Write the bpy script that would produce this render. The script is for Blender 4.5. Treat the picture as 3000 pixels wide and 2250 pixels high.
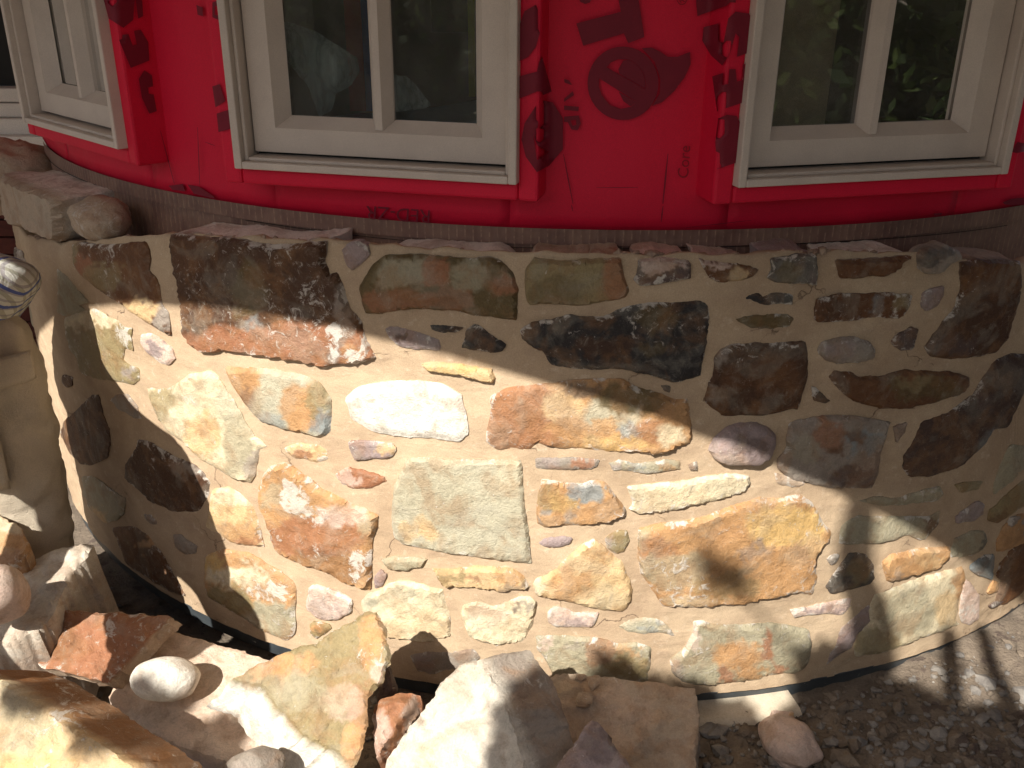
import bpy, bmesh, math, random
import numpy as np
from mathutils import Vector, Matrix, noise
from mathutils.geometry import delaunay_2d_cdt
random.seed(7); np.random.seed(7)
for o in list(bpy.data.objects): bpy.data.objects.remove(o, do_unlink=True)
scene = bpy.context.scene
COL = scene.collection

# ------------------------------------------------------------------ camera
PITCH, ROLL, FPX, CAMZ = .4164, .0067, 2842.9, 1.5
_R = np.array([1., 0, 0]); _F = np.array([0, math.cos(PITCH), -math.sin(PITCH)]); _U = np.array([0, math.sin(PITCH), math.cos(PITCH)])
CR = _R*math.cos(ROLL)+_U*math.sin(ROLL); CU = _U*math.cos(ROLL)-_R*math.sin(ROLL); CF = _F
cam_d = bpy.data.cameras.new('camera'); cam = bpy.data.objects.new('camera', cam_d); COL.objects.link(cam)
cam_d.sensor_width = 36; cam_d.lens = FPX/3000*36; cam_d.clip_start = .02; cam_d.clip_end = 500
M = Matrix.Identity(4)
for i in range(3):
    M[i][0], M[i][1], M[i][2] = CR[i], CU[i], -CF[i]
M[2][3] = CAMZ
cam.matrix_world = M
scene.camera = cam
# ------------------------------------------------------------------ light
SUN_AZ, SUN_EL = 210.0, 43.4
TOSUN = np.array([math.sin(math.radians(SUN_AZ))*math.cos(math.radians(SUN_EL)), math.cos(math.radians(SUN_AZ))*math.cos(math.radians(SUN_EL)), math.sin(math.radians(SUN_EL))])
world = bpy.data.worlds.new('World'); scene.world = world; world.use_nodes = True
nt = world.node_tree; bg = nt.nodes['Background']
sky = nt.nodes.new('ShaderNodeTexSky'); sky.sky_type = 'NISHITA'; sky.sun_disc = False
sky.sun_elevation = math.radians(SUN_EL); sky.sun_rotation = math.radians(SUN_AZ)
sky.air_density = 1.0; sky.dust_density = 2.5
nt.links.new(sky.outputs[0], bg.inputs[0]); bg.inputs[1].default_value = .06
sd = bpy.data.lights.new('sun', 'SUN'); so = bpy.data.objects.new('sun', sd); COL.objects.link(so)
sd.energy = 5.0; sd.angle = math.radians(.53); sd.color = (1, .95, .87)
so.rotation_euler = Vector(TOSUN).to_track_quat('Z', 'Y').to_euler(); so.location = (-3, -5, 6)
vs = scene.view_settings; vs.view_transform = 'Standard'; vs.look = 'None'; vs.gamma = 1; vs.exposure = .85
vs.use_curve_mapping = False
scene.render.engine = 'CYCLES'

# ------------------------------------------------------------------ geometry of the place (metres)
C = np.array([.2229, 3.5384]); RS = 1.8455; RR = 1.7249; ZRED = 1.018
TILES = {'A1': (0, 0), 'A2': (700, 0), 'A3': (1450, 0), 'A4': (2200, 0), 'B1': (0, 500), 'B2': (700, 600), 'B3': (1450, 600), 'B4': (2200, 600),
         'C1': (0, 1050), 'C2': (700, 1150), 'C3': (1450, 1150), 'C4': (2200, 1150), 'D1': (0, 1650), 'D2': (700, 1650), 'D3': (1450, 1650), 'D4': (2200, 1650)}
def N(tile, pts):
    pts = np.array(pts, float)
    if tile == 'F': return pts*(3000/2212)
    if tile == 'P': return pts
    return pts*(800/2212)+np.array(TILES[tile], float)
def poly(*seg):
    return np.concatenate([N(t, p) for t, p in seg])
def rays(px):
    px = np.asarray(px, float).reshape(-1, 2)
    return (px[:, 0:1]-1500)/FPX*CR-(px[:, 1:2]-1125)/FPX*CU+CF
CAM = np.array([0, 0, CAMZ])
def hit_cyl(px, R):
    d = rays(px); a = d[:, 0]**2+d[:, 1]**2; b = -(d[:, 0]*C[0]+d[:, 1]*C[1]); c = C@C-R*R
    t = (-b-np.sqrt(np.maximum(b*b-a*c, 1e-6)))/a
    return d*t[:, None]+CAM
def hit_z(px, z):
    d = rays(px); return d*((z-CAMZ)/d[:, 2])[:, None]+CAM
def cylp(th, R, z):
    return np.stack([C[0]+R*np.sin(th), C[1]-R*np.cos(th), z+0*th], -1)
def srgb(*c):
    return tuple(((v/255+.055)/1.055)**2.4 if v > 10 else v/255/12.92 for v in c)

# ------------------------------------------------------------------ helpers
def link(name, me, mat=None, parent=None):
    o = bpy.data.objects.new(name, me); COL.objects.link(o)
    if mat is not None: me.materials.append(mat)
    if parent is not None: o.parent = parent
    return o
def empty(name, loc=(0, 0, 0)):
    # parts are modelled in world coordinates, so the empty's own position is cancelled for them
    o = bpy.data.objects.new(name, None); COL.objects.link(o); o.empty_display_size = .1
    return o
def tag(o, label=None, cat=None, group=None, kind=None):
    if label: o['label'] = label
    if cat: o['category'] = cat
    if group: o['group'] = group
    if kind: o['kind'] = kind
    return o
def mesh(name, v, f, smooth=False):
    me = bpy.data.meshes.new(name); me.from_pydata([tuple(map(float, p)) for p in v], [], [tuple(map(int, q)) for q in f]); me.update()
    if smooth: me.polygons.foreach_set('use_smooth', [True]*len(me.polygons))
    return me
def setcol(me, cols, al=0.):
    a = me.color_attributes.new('Col', 'FLOAT_COLOR', 'POINT')
    c = np.ones((len(me.vertices), 4), np.float32); c[:, :3] = cols; c[:, 3] = al; a.data.foreach_set('color', c.ravel())
def fbm(p, sc, octv=4, seed=0.):
    return np.array([noise.fractal(Vector((q[0]*sc+seed, q[1]*sc-seed*.7, q[2]*sc+seed*1.3)), .9, 2.1, octv) for q in p])
def boxv(x0, x1, y0, y1, z0, z1):
    v = [(x, y, z) for z in (z0, z1) for y in (y0, y1) for x in (x0, x1)]
    return v, [(0, 2, 3, 1), (4, 5, 7, 6), (0, 1, 5, 4), (2, 6, 7, 3), (0, 4, 6, 2), (1, 3, 7, 5)]
class MB:
    def __init__(s): s.v = []; s.f = []
    def add(s, v, f):
        b = len(s.v); s.v += [tuple(p) for p in v]; s.f += [tuple(i+b for i in q) for q in f]
    def box(s, *a): s.add(*boxv(*a))
    def obox(s, o, ax, ay, az, a, b, c):
        # box in a local frame: origin o, axes ax ay az, extents (lo, hi) on each
        o = np.array(o, float)
        v, f = boxv(a[0], a[1], b[0], b[1], c[0], c[1])
        s.add([o+p[0]*ax+p[1]*ay+p[2]*az for p in v], f)
    def tube(s, pts, rad, n=8):
        pts = [Vector(p) for p in pts]; rad = rad if hasattr(rad, '__len__') else [rad]*len(pts)
        rings = []; base = len(s.v)
        for i, p in enumerate(pts):
            t = (pts[min(i+1, len(pts)-1)]-pts[max(i-1, 0)]).normalized()
            q = t.to_track_quat('Z', 'Y')
            for k in range(n):
                a = 2*math.pi*k/n; s.v.append(tuple(p+q @ Vector((math.cos(a)*rad[i], math.sin(a)*rad[i], 0))))
        for i in range(len(pts)-1):
            for k in range(n):
                a = base+i*n+k; b = base+i*n+(k+1) % n; s.f.append((a, b, b+n, a+n))
        s.f.append(tuple(base+k for k in reversed(range(n)))); s.f.append(tuple(base+(len(pts)-1)*n+k for k in range(n)))
    def build(s, name, mat, parent=None, smooth=False, bevel=0):
        o = link(name, mesh(name, s.v, s.f, smooth), mat, parent)
        if bevel:
            m = o.modifiers.new('bevel', 'BEVEL'); m.width = bevel; m.segments = 2; m.limit_method = 'ANGLE'
        return o

# ------------------------------------------------------------------ materials
def newmat(name):
    m = bpy.data.materials.new(name); m.use_nodes = True
    n = m.node_tree.nodes; l = m.node_tree.links; b = n['Principled BSDF']
    return m, n, l, b
def nd(n, t, **k):
    x = n.new(t)
    for a, v in k.items():
        if a in x.bl_rna.properties: setattr(x, a, v)
        else: x.inputs[a.replace('_', ' ')].default_value = v
    return x
def math_(n, l, op, a, b=None, clamp=False):
    x = n.new('ShaderNodeMath'); x.operation = op; x.use_clamp = clamp
    for i, v in enumerate((a, b)):
        if v is None: continue
        if isinstance(v, (int, float)): x.inputs[i].default_value = v
        else: l.new(v, x.inputs[i])
    return x.outputs[0]
def mix_(n, l, fac, a, b, blend='MIX'):
    x = n.new('ShaderNodeMix'); x.data_type = 'RGBA'; x.blend_type = blend; x.clamp_factor = True
    for s, v in ((x.inputs[0], fac), (x.inputs[6], a), (x.inputs[7], b)):
        if isinstance(v, (int, float)): s.default_value = v
        elif isinstance(v, tuple): s.default_value = (*v[:3], 1)
        else: l.new(v, s)
    return x.outputs[2]
def ramp_(n, l, src, lo, hi):
    x = n.new('ShaderNodeMapRange'); x.clamp = True
    for i, v in ((1, lo), (2, hi)):
        if isinstance(v, (int, float)): x.inputs[i].default_value = v
        else: l.new(v, x.inputs[i])
    l.new(src, x.inputs[0]); return x.outputs[0]
def noise_(n, l, co, scale, detail=4, rough=.55, dist=0.):
    x = n.new('ShaderNodeTexNoise'); x.inputs['Scale'].default_value = scale; x.inputs['Detail'].default_value = detail
    x.inputs['Roughness'].default_value = rough; x.inputs['Distortion'].default_value = dist
    l.new(co, x.inputs['Vector']); return x.outputs['Fac']
def bump_(n, l, h, strength, dist, prev=None):
    x = n.new('ShaderNodeBump'); x.inputs['Strength'].default_value = strength; x.inputs['Distance'].default_value = dist
    l.new(h, x.inputs['Height'])
    if prev is not None: l.new(prev, x.inputs['Normal'])
    return x.outputs[0]
def stone_material():
    m, n, l, b = newmat('cleft_stone')
    co = n.new('ShaderNodeNewGeometry').outputs['Position']
    at = nd(n, 'ShaderNodeAttribute', attribute_name='Col'); base = at.outputs['Color']
    wa = n.new('ShaderNodeAttribute'); wa.attribute_type = 'OBJECT'; wa.attribute_name = 'white_amount'
    n1 = noise_(n, l, co, 16, 8, .6, .6); n2 = noise_(n, l, co, 52, 9, .68, .5); n3 = noise_(n, l, co, 260, 6, .75); n4 = noise_(n, l, co, 8, 6, .6, 1.4)
    c = mix_(n, l, ramp_(n, l, n1, .47, .62), base, mix_(n, l, .42, base, (.27, .135, .055), 'MIX'))
    c = mix_(n, l, math_(n, l, 'MULTIPLY', ramp_(n, l, n2, .52, .64), .6), c, mix_(n, l, .5, c, (.16, .145, .11)))
    c = mix_(n, l, math_(n, l, 'MULTIPLY', ramp_(n, l, n4, .50, .60), .5), c, mix_(n, l, .45, c, (.33, .31, .25)))
    v = math_(n, l, 'ADD', math_(n, l, 'MULTIPLY', n2, 1.1), math_(n, l, 'MULTIPLY', n3, .8))
    v = math_(n, l, 'ADD', v, .05)
    mul = n.new('ShaderNodeVectorMath'); mul.operation = 'SCALE'; l.new(c, mul.inputs[0]); l.new(v, mul.inputs['Scale']); c = mul.outputs[0]
    # chalky mortar smears
    w1 = noise_(n, l, co, 34, 12, .78, 1.0); w0 = noise_(n, l, co, 7, 2, .5)
    amt = math_(n, l, 'ADD', wa.outputs['Fac'], at.outputs['Alpha'])
    thr = math_(n, l, 'SUBTRACT', .745, math_(n, l, 'MULTIPLY', amt, .25))
    wv = math_(n, l, 'ADD', math_(n, l, 'MULTIPLY', w1, .82), math_(n, l, 'MULTIPLY', w0, .30))
    wm = ramp_(n, l, wv, thr, math_(n, l, 'ADD', thr, .06))
    fk = noise_(n, l, co, 95, 8, .7, .6); gate = ramp_(n, l, noise_(n, l, co, 15, 4, .6, .6), .46, .62)
    fthr = math_(n, l, 'SUBTRACT', .665, math_(n, l, 'MULTIPLY', amt, .10))
    fm = math_(n, l, 'MULTIPLY', ramp_(n, l, fk, fthr, math_(n, l, 'ADD', fthr, .04)), gate)
    wm = math_(n, l, 'MAXIMUM', wm, fm)
    wcol = mix_(n, l, n3, (.44, .39, .33), (.80, .75, .67))
    c = mix_(n, l, math_(n, l, 'MULTIPLY', wm, .8), c, wcol)
    # flakes: stepped relief of the cleft surface, with pale broken edges
    fl = noise_(n, l, co, 7.5, 3.2, .5, .5)
    st = n.new('ShaderNodeMath'); st.operation = 'SNAP'; l.new(fl, st.inputs[0]); st.inputs[1].default_value = .075
    fr = math_(n, l, 'DIVIDE', math_(n, l, 'SUBTRACT', fl, st.outputs[0]), .075)
    edge = math_(n, l, 'MULTIPLY', math_(n, l, 'SUBTRACT', 1, ramp_(n, l, fr, .02, .10)), ramp_(n, l, n2, .50, .60))
    c = mix_(n, l, math_(n, l, 'MULTIPLY', edge, .16), c, (.52, .46, .38))
    l.new(c, b.inputs['Base Color'])
    l.new(ramp_(n, l, n2, .2, 1.1), b.inputs['Roughness']); b.inputs['Specular IOR Level'].default_value = .35
    rr_ = math_(n, l, 'ADD', math_(n, l, 'MULTIPLY', n2, .35), .42); l.new(rr_, b.inputs['Roughness'])
    h = math_(n, l, 'ADD', math_(n, l, 'MULTIPLY', n2, 1.), math_(n, l, 'MULTIPLY', n3, .45))
    h = math_(n, l, 'ADD', h, math_(n, l, 'MULTIPLY', wm, .10))
    sm_ = math_(n, l, 'ADD', st.outputs[0], math_(n, l, 'MULTIPLY', .075, ramp_(n, l, fr, 0., .16)))
    l.new(bump_(n, l, h, .75, .007, bump_(n, l, sm_, .5, .010)), b.inputs['Normal'])
    return m
STONE = stone_material()
def grainy(name, col, col2, scale=40, bump=.4, bd=.003, rough=.85, fine=320, spots=None, spec=.3):
    m, n, l, b = newmat(name)
    co = n.new('ShaderNodeNewGeometry').outputs['Position']
    n1 = noise_(n, l, co, scale, 6, .6, .3); n2 = noise_(n, l, co, fine, 4, .7)
    c = mix_(n, l, ramp_(n, l, n1, .35, .68), col, col2)
    v = math_(n, l, 'ADD', math_(n, l, 'MULTIPLY', n2, .6), .7)
    mul = n.new('ShaderNodeVectorMath'); mul.operation = 'SCALE'; l.new(c, mul.inputs[0]); l.new(v, mul.inputs['Scale']); c = mul.outputs[0]
    if spots:
        s = noise_(n, l, co, spots[1], 5, .6); c = mix_(n, l, ramp_(n, l, s, spots[2], spots[2]+.04), c, spots[0])
    l.new(c, b.inputs['Base Color']); b.inputs['Roughness'].default_value = rough; b.inputs['Specular IOR Level'].default_value = spec
    h = math_(n, l, 'ADD', n1, math_(n, l, 'MULTIPLY', n2, .5))
    l.new(bump_(n, l, h, bump, bd), b.inputs['Normal'])
    return m
def mortar_material():
    m, n, l, b = newmat('sandy_mortar')
    co = n.new('ShaderNodeNewGeometry').outputs['Position']; mp = n.new('ShaderNodeMapping'); mp.inputs['Scale'].default_value = (1, 1, 2.2); l.new(co, mp.inputs[0])
    st = noise_(n, l, mp.outputs[0], 13, 5, .55, .5); n1 = noise_(n, l, co, 5, 5, .6, .6); n2 = noise_(n, l, co, 420, 5, .75); n3 = noise_(n, l, co, 55, 6, .65)
    c = mix_(n, l, ramp_(n, l, n1, .36, .66), srgb(188, 166, 138), srgb(168, 145, 119))
    c = mix_(n, l, math_(n, l, 'MULTIPLY', ramp_(n, l, st, .50, .68), .30), c, srgb(158, 134, 114))
    c = mix_(n, l, math_(n, l, 'MULTIPLY', ramp_(n, l, n3, .58, .70), .45), c, srgb(206, 188, 164))
    v = math_(n, l, 'ADD', math_(n, l, 'MULTIPLY', n2, .9), .55)
    mul = n.new('ShaderNodeVectorMath'); mul.operation = 'SCALE'; l.new(c, mul.inputs[0]); l.new(v, mul.inputs['Scale']); c = mul.outputs[0]
    vo = n.new('ShaderNodeTexVoronoi'); vo.feature = 'DISTANCE_TO_EDGE'; vo.inputs['Scale'].default_value = 4.5; ad = n.new('ShaderNodeMix'); ad.data_type = 'RGBA'; ad.inputs[0].default_value = .12
    cn = n.new('ShaderNodeTexNoise'); cn.inputs['Scale'].default_value = 14; cn.inputs['Detail'].default_value = 7; l.new(co, cn.inputs['Vector']); l.new(co, ad.inputs[6]); l.new(cn.outputs['Color'], ad.inputs[7]); l.new(ad.outputs[2], vo.inputs['Vector'])
    cr = math_(n, l, 'MULTIPLY', math_(n, l, 'SUBTRACT', 1, ramp_(n, l, vo.outputs['Distance'], .002, .007)), ramp_(n, l, n1, .55, .60))
    c = mix_(n, l, math_(n, l, 'MULTIPLY', cr, .6), c, srgb(90, 72, 58))
    l.new(c, b.inputs['Base Color']); b.inputs['Roughness'].default_value = .93; b.inputs['Specular IOR Level'].default_value = .2
    h = math_(n, l, 'ADD', math_(n, l, 'MULTIPLY', n3, .5), math_(n, l, 'MULTIPLY', n2, .35)); h = math_(n, l, 'SUBTRACT', h, math_(n, l, 'MULTIPLY', cr, .5))
    l.new(bump_(n, l, h, .8, .004, bump_(n, l, st, .5, .006)), b.inputs['Normal']); return m
MORTAR = mortar_material()
DIRT = grainy('dry_dirt', srgb(100, 89, 78), srgb(130, 117, 102), 16, .9, .012, .95, 150, (srgb(92, 80, 72), 22, .60))
CRUMB = grainy('mortar_crumbs', srgb(170, 146, 124), srgb(128, 108, 94), 50, .6, .004, .95, 300)
GRAVEL = grainy('grey_gravel', srgb(142, 136, 128), srgb(84, 80, 78), 18, .5, .003, .9, 240)
WHITEPAINT = grainy('white_paint', srgb(228, 224, 214), srgb(215, 210, 200), 6, .1, .001, .6, 200)
FRAMEM = grainy('window_paint', srgb(204, 190, 177), srgb(194, 180, 168), 12, .08, .001, .45, 600, (srgb(120, 108, 98), 130, .74), .4)
GAPM = grainy('near_black', (.012, .011, .010), (.02, .018, .016), 20, .1, .001, .6)
STRIPM = grainy('blue_grey_flashing', srgb(66, 71, 74), srgb(50, 54, 57), 14, .2, .001, .4, 300, (srgb(150, 150, 145), 40, .66), .5)
CONC = grainy('concrete_footing', srgb(196, 184, 164), srgb(168, 154, 134), 12, .6, .004, .92, 260)
BRICK = grainy('dark_brick', srgb(96, 52, 44), srgb(70, 40, 36), 20, .5, .003, .9, 260)
WOOD = grainy('eave_board', srgb(226, 220, 208), srgb(212, 204, 190), 8, .3, .002, .75, 120)
DARKROOM = grainy('room_wall', srgb(126, 110, 100), srgb(112, 98, 90), 4, .1, .002, .9)
ROOMFLOOR = grainy('room_floor', srgb(110, 88, 66), srgb(92, 74, 56), 6, .1, .002, .6)
def wrap_material():
    m, n, l, b = newmat('red_wrap')
    co = n.new('ShaderNodeNewGeometry').outputs['Position']
    n1 = noise_(n, l, co, 3.5, 3, .5, .5); n2 = noise_(n, l, co, 500, 3, .6); n3 = noise_(n, l, co, 8, 4, .5, 0.)
    c = mix_(n, l, n1, (.62, .008, .036), (.72, .012, .048))
    v = math_(n, l, 'ADD', math_(n, l, 'MULTIPLY', n2, .5), .75)
    mul = n.new('ShaderNodeVectorMath'); mul.operation = 'SCALE'; l.new(c, mul.inputs[0]); l.new(v, mul.inputs['Scale'])
    l.new(mul.outputs[0], b.inputs['Base Color']); b.inputs['Roughness'].default_value = .55; b.inputs['Specular IOR Level'].default_value = .25
    l.new(bump_(n, l, n2, .15, .001, bump_(n, l, n3, .6, .010)), b.inputs['Normal'])
    return m
WRAP = wrap_material()
MARKRED = grainy('dark_red_print_crease', (.18, .008, .022), (.20, .009, .024), 30, .15, .001, .6, 500)
def lath_material():
    m, n, l, b = newmat('brown_membrane')
    g = n.new('ShaderNodeNewGeometry'); co = g.outputs['Position']
    sx = n.new('ShaderNodeSeparateXYZ'); l.new(co, sx.inputs[0])
    ang = math_(n, l, 'ARCTAN2', math_(n, l, 'SUBTRACT', sx.outputs[0], float(C[0])), math_(n, l, 'SUBTRACT', float(C[1]), sx.outputs[1]))
    w = math_(n, l, 'SINE', math_(n, l, 'MULTIPLY', ang, 2*math.pi*1.72/.016)); wz = math_(n, l, 'SINE', math_(n, l, 'MULTIPLY', sx.outputs[2], 2*math.pi/.011))
    n1 = noise_(n, l, co, 14, 5, .6, .5); n2 = noise_(n, l, co, 90, 4, .6)
    c = mix_(n, l, ramp_(n, l, n1, .35, .65), srgb(112, 82, 72), srgb(136, 106, 90))
    rib = math_(n, l, 'MULTIPLY', ramp_(n, l, w, .75, .98), ramp_(n, l, n2, .42, .62))
    c = mix_(n, l, math_(n, l, 'MULTIPLY', rib, .6), c, srgb(176, 146, 120))
    l.new(c, b.inputs['Base Color']); b.inputs['Roughness'].default_value = .5
    l.new(bump_(n, l, math_(n, l, 'ADD', w, math_(n, l, 'MULTIPLY', wz, .12)), .2, .002), b.inputs['Normal'])
    return m
LATH = lath_material()
def glass_material():
    m, n, l, b = newmat('window_glass')
    n.remove(b); out = n['Material Output']
    tr = n.new('ShaderNodeBsdfTransparent'); tr.inputs[0].default_value = (.86, .9, .88, 1)
    gl = n.new('ShaderNodeBsdfGlossy'); gl.inputs['Roughness'].default_value = .01
    fr = n.new('ShaderNodeFresnel'); fr.inputs[0].default_value = 1.62
    mx = n.new('ShaderNodeMixShader')
    l.new(math_(n, l, 'ADD', math_(n, l, 'MULTIPLY', fr.outputs[0], 1.5), .015, True), mx.inputs[0]); l.new(tr.outputs[0], mx.inputs[1]); l.new(gl.outputs[0], mx.inputs[2])
    df = n.new('ShaderNodeBsdfDiffuse'); df.inputs[0].default_value = (.62, .58, .52, 1); m2 = n.new('ShaderNodeMixShader'); dn = noise_(n, l, n.new('ShaderNodeNewGeometry').outputs['Position'], 9, 6, .6, .8)
    l.new(math_(n, l, 'ADD', math_(n, l, 'MULTIPLY', ramp_(n, l, dn, .35, .75), .06), .03), m2.inputs[0]); l.new(mx.outputs[0], m2.inputs[1]); l.new(df.outputs[0], m2.inputs[2])
    l.new(m2.outputs[0], out.inputs['Surface'])
    return m
GLASS = glass_material()
def flat(name, col, rough=.6, trans=0):
    return grainy(name, col, tuple(c*.85 for c in col), 15, .15, .002, rough, 200)
def leafmat(name, a, b_):
    m, n, l, b = newmat(name)
    oi = n.new('ShaderNodeNewGeometry')
    c = mix_(n, l, oi.outputs['Random Per Island'], a, b_)
    l.new(c, b.inputs['Base Color']); b.inputs['Roughness'].default_value = .8; b.inputs['Specular IOR Level'].default_value = .15
    t = n.new('ShaderNodeBsdfTranslucent'); l.new(c, t.inputs[0]); mx = n.new('ShaderNodeMixShader'); mx.inputs[0].default_value = .35
    l.new(b.outputs[0], mx.inputs[1]); l.new(t.outputs[0], mx.inputs[2]); l.new(mx.outputs[0], n['Material Output'].inputs['Surface'])
    return m
LEAF = leafmat('green_leaves', (.032, .058, .018), (.085, .115, .032))
BARK = grainy('bark', srgb(104, 86, 70), srgb(72, 60, 50), 14, .9, .01, .95, 90)

# ------------------------------------------------------------------ traced stones
def resample(P, h):
    out = []
    for i in range(len(P)):
        a, b = P[i], P[(i+1) % len(P)]; k = max(1, int(round(np.hypot(*(b-a))/h)))
        for j in range(k): out.append(a+(b-a)*j/k)
    return np.array(out)
def chaikin(P):
    Q = []
    for i in range(len(P)):
        a, b = P[i], P[(i+1) % len(P)]; Q += [a*.9+b*.1, a*.1+b*.9]
    return np.array(Q)
def seg_dist(p, P):
    a = P; b = np.roll(P, -1, 0); d = b-a; L = (d**2).sum(1)+1e-9
    out = np.full(len(p), 1e9)
    for i in range(len(a)):
        t = np.clip(((p-a[i])@d[i])/L[i], 0, 1); q = p-a[i]-t[:, None]*d[i]
        out = np.minimum(out, (q**2).sum(1))
    return np.sqrt(out)
def inside(p, P):
    x, y = p[:, 0], p[:, 1]; r = np.zeros(len(p), bool)
    for i in range(len(P)):
        (x1, y1), (x2, y2) = P[i], P[(i+1) % len(P)]
        if y1 == y2: continue
        c = ((y1 > y) != (y2 > y)) & (x < (x2-x1)*(y-y1)/(y2-y1)+x1); r ^= c
    return r
def sm(x): x = np.clip(x, 0, 1); return x*x*(3-2*x)
def relief_mesh(name, P, mapf, proud=.006, bevel=16, relief=.004, h=9, rough=3., seed=0, skirt=.05, base=(.3, .2, .1), patches=(), skirtcol=None, dome=0, smooth=False, edge=-.002, ext=None, step=.0, rim=.25):
    """Triangulate a traced outline, lift it off its carrier surface and close it with a skirt going back."""
    P = chaikin(np.asarray(P, float)); O = resample(P, h)
    nx = np.array([noise.fractal(Vector((q[0]*.03, q[1]*.03, seed*3.1)), .8, 2.2, 4) for q in O]); ny = np.array([noise.fractal(Vector((q[0]*.03+50, q[1]*.03, seed*3.1)), .8, 2.2, 4) for q in O])
    fx = np.array([noise.fractal(Vector((q[0]*.11, q[1]*.11, seed*1.1)), .7, 2.2, 3) for q in O]); fy = np.array([noise.fractal(Vector((q[0]*.11+9, q[1]*.11, seed*1.1)), .7, 2.2, 3) for q in O])
    O = O+np.stack([nx, ny], 1)*rough+np.stack([fx, fy], 1)*rough*.6
    lo, hi = O.min(0), O.max(0); g = []
    y = lo[1]; r = 0
    while y < hi[1]:
        xs = np.arange(lo[0]+(h/2 if r % 2 else 0), hi[0], h); g.append(np.stack([xs, np.full(len(xs), y)], 1)); y += h*.87; r += 1
    G = np.concatenate(g); G = G+np.random.RandomState(seed+3).uniform(-.25, .25, G.shape)*h
    G = G[inside(G, O)]
    if len(G): G = G[seg_dist(G, O) > h*.6]
    A = np.concatenate([O, G]); k = len(O)
    vs_, _, fs_, _, _, _ = delaunay_2d_cdt([Vector(q) for q in A], [], [list(range(k))], 1, 1e-4)
    V = np.array([(q[0], q[1]) for q in vs_]); d = seg_dist(V, O)
    B3 = mapf(V, np.zeros(len(V)))
    n1 = fbm(B3, 9, 4, seed*1.7); n2 = fbm(B3, 38, 4, seed*2.3+5)
    ter = np.floor(n1*3.2+n2*.35); off = edge+proud*sm(d/bevel)+relief*n1+relief*.35*n2*sm(d/bevel)+step*ter*sm(d/(bevel*.7))
    if dome:
        dm = d.max(); off += dome*np.sqrt(np.clip(1-(1-np.clip(d/dm, 0, 1))**2, 0, 1))
    T = mapf(V, off)
    F = [list(q) for q in fs_]
    cnt = {}
    for q in F:
        for i in range(len(q)):
            a, b = q[i], q[(i+1) % len(q)]; cnt[(a, b)] = 1
    be = [(a, b) for (a, b) in cnt if (b, a) not in cnt]
    bv = sorted({i for e in be for i in e}); idx = {}
    verts = [tuple(q) for q in T]
    cols = np.tile(np.array(base, float), (len(V), 1)); alpha = rim*sm(1-d/16.)*sm(n2*1.3+.55); n3 = fbm(B3, 120, 3, seed*.9+2)
    wv = np.stack([n1*26+n3*9, n2*26-n3*9], 1)
    for (px, rad, cc, *st) in patches:
        D = np.hypot(*((V+wv-np.array(px))/np.array(rad)).T); w = sm((1.08-D)/.24)*(st[0] if st else 1)
        if tuple(cc) == tuple(K['white']): alpha = np.maximum(alpha, w*.62); continue
        cols = cols*(1-w[:, None])+np.array(cc)*w[:, None]
    rows = 1 if ext is None and skirt < .06 else 4
    back = T[bv] if ext is None else T[bv]
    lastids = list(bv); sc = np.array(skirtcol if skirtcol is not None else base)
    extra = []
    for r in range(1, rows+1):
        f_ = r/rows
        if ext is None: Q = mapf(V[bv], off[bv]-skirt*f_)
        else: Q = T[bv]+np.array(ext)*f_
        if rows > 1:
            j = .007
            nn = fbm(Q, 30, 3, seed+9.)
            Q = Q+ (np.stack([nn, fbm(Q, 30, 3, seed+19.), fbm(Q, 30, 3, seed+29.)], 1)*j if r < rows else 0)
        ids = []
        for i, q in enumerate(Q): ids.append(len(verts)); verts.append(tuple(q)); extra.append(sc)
        m_ = dict(zip(bv, range(len(bv))))
        for a, b in be:
            ia, ib = m_[a], m_[b]; F.append([lastids[ib], lastids[ia], ids[ia], ids[ib]])
        lastids = ids
    # closed back
    base_i = {v: lastids[i] for i, v in enumerate(bv)}
    loop = []; nxt = {a: b for a, b in be}
    if nxt:
        s0 = be[0][0]; c0 = s0
        while True:
            loop.append(base_i[c0]); c0 = nxt.get(c0)
            if c0 is None or c0 == s0 or len(loop) > len(be): break
    if len(loop) > 2: F.append(list(reversed(loop)))
    me = mesh(name, verts, F)
    nb = len(fs_)
    fl = [True]*nb+[rows > 1]*(len(me.polygons)-nb)
    me.polygons.foreach_set('use_smooth', fl)
    allc = np.concatenate([cols, np.array(extra)]) if extra else cols
    setcol(me, allc, np.concatenate([alpha, np.zeros(len(allc)-len(alpha))]))
    # orientation: faces must look at the camera
    bm = bmesh.new(); bm.from_mesh(me); bmesh.ops.recalc_face_normals(bm, faces=bm.faces[:]); bm.to_mesh(me); bm.free(); me.set_sharp_from_angle(angle=math.radians(38))
    return me
def wallmap(V, off):
    P = hit_cyl(V, RS); d = P[:, :2]-C; d = d/np.linalg.norm(d, axis=1)[:, None]
    P[:, :2] += d*np.asarray(off)[:, None]; return P

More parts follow.
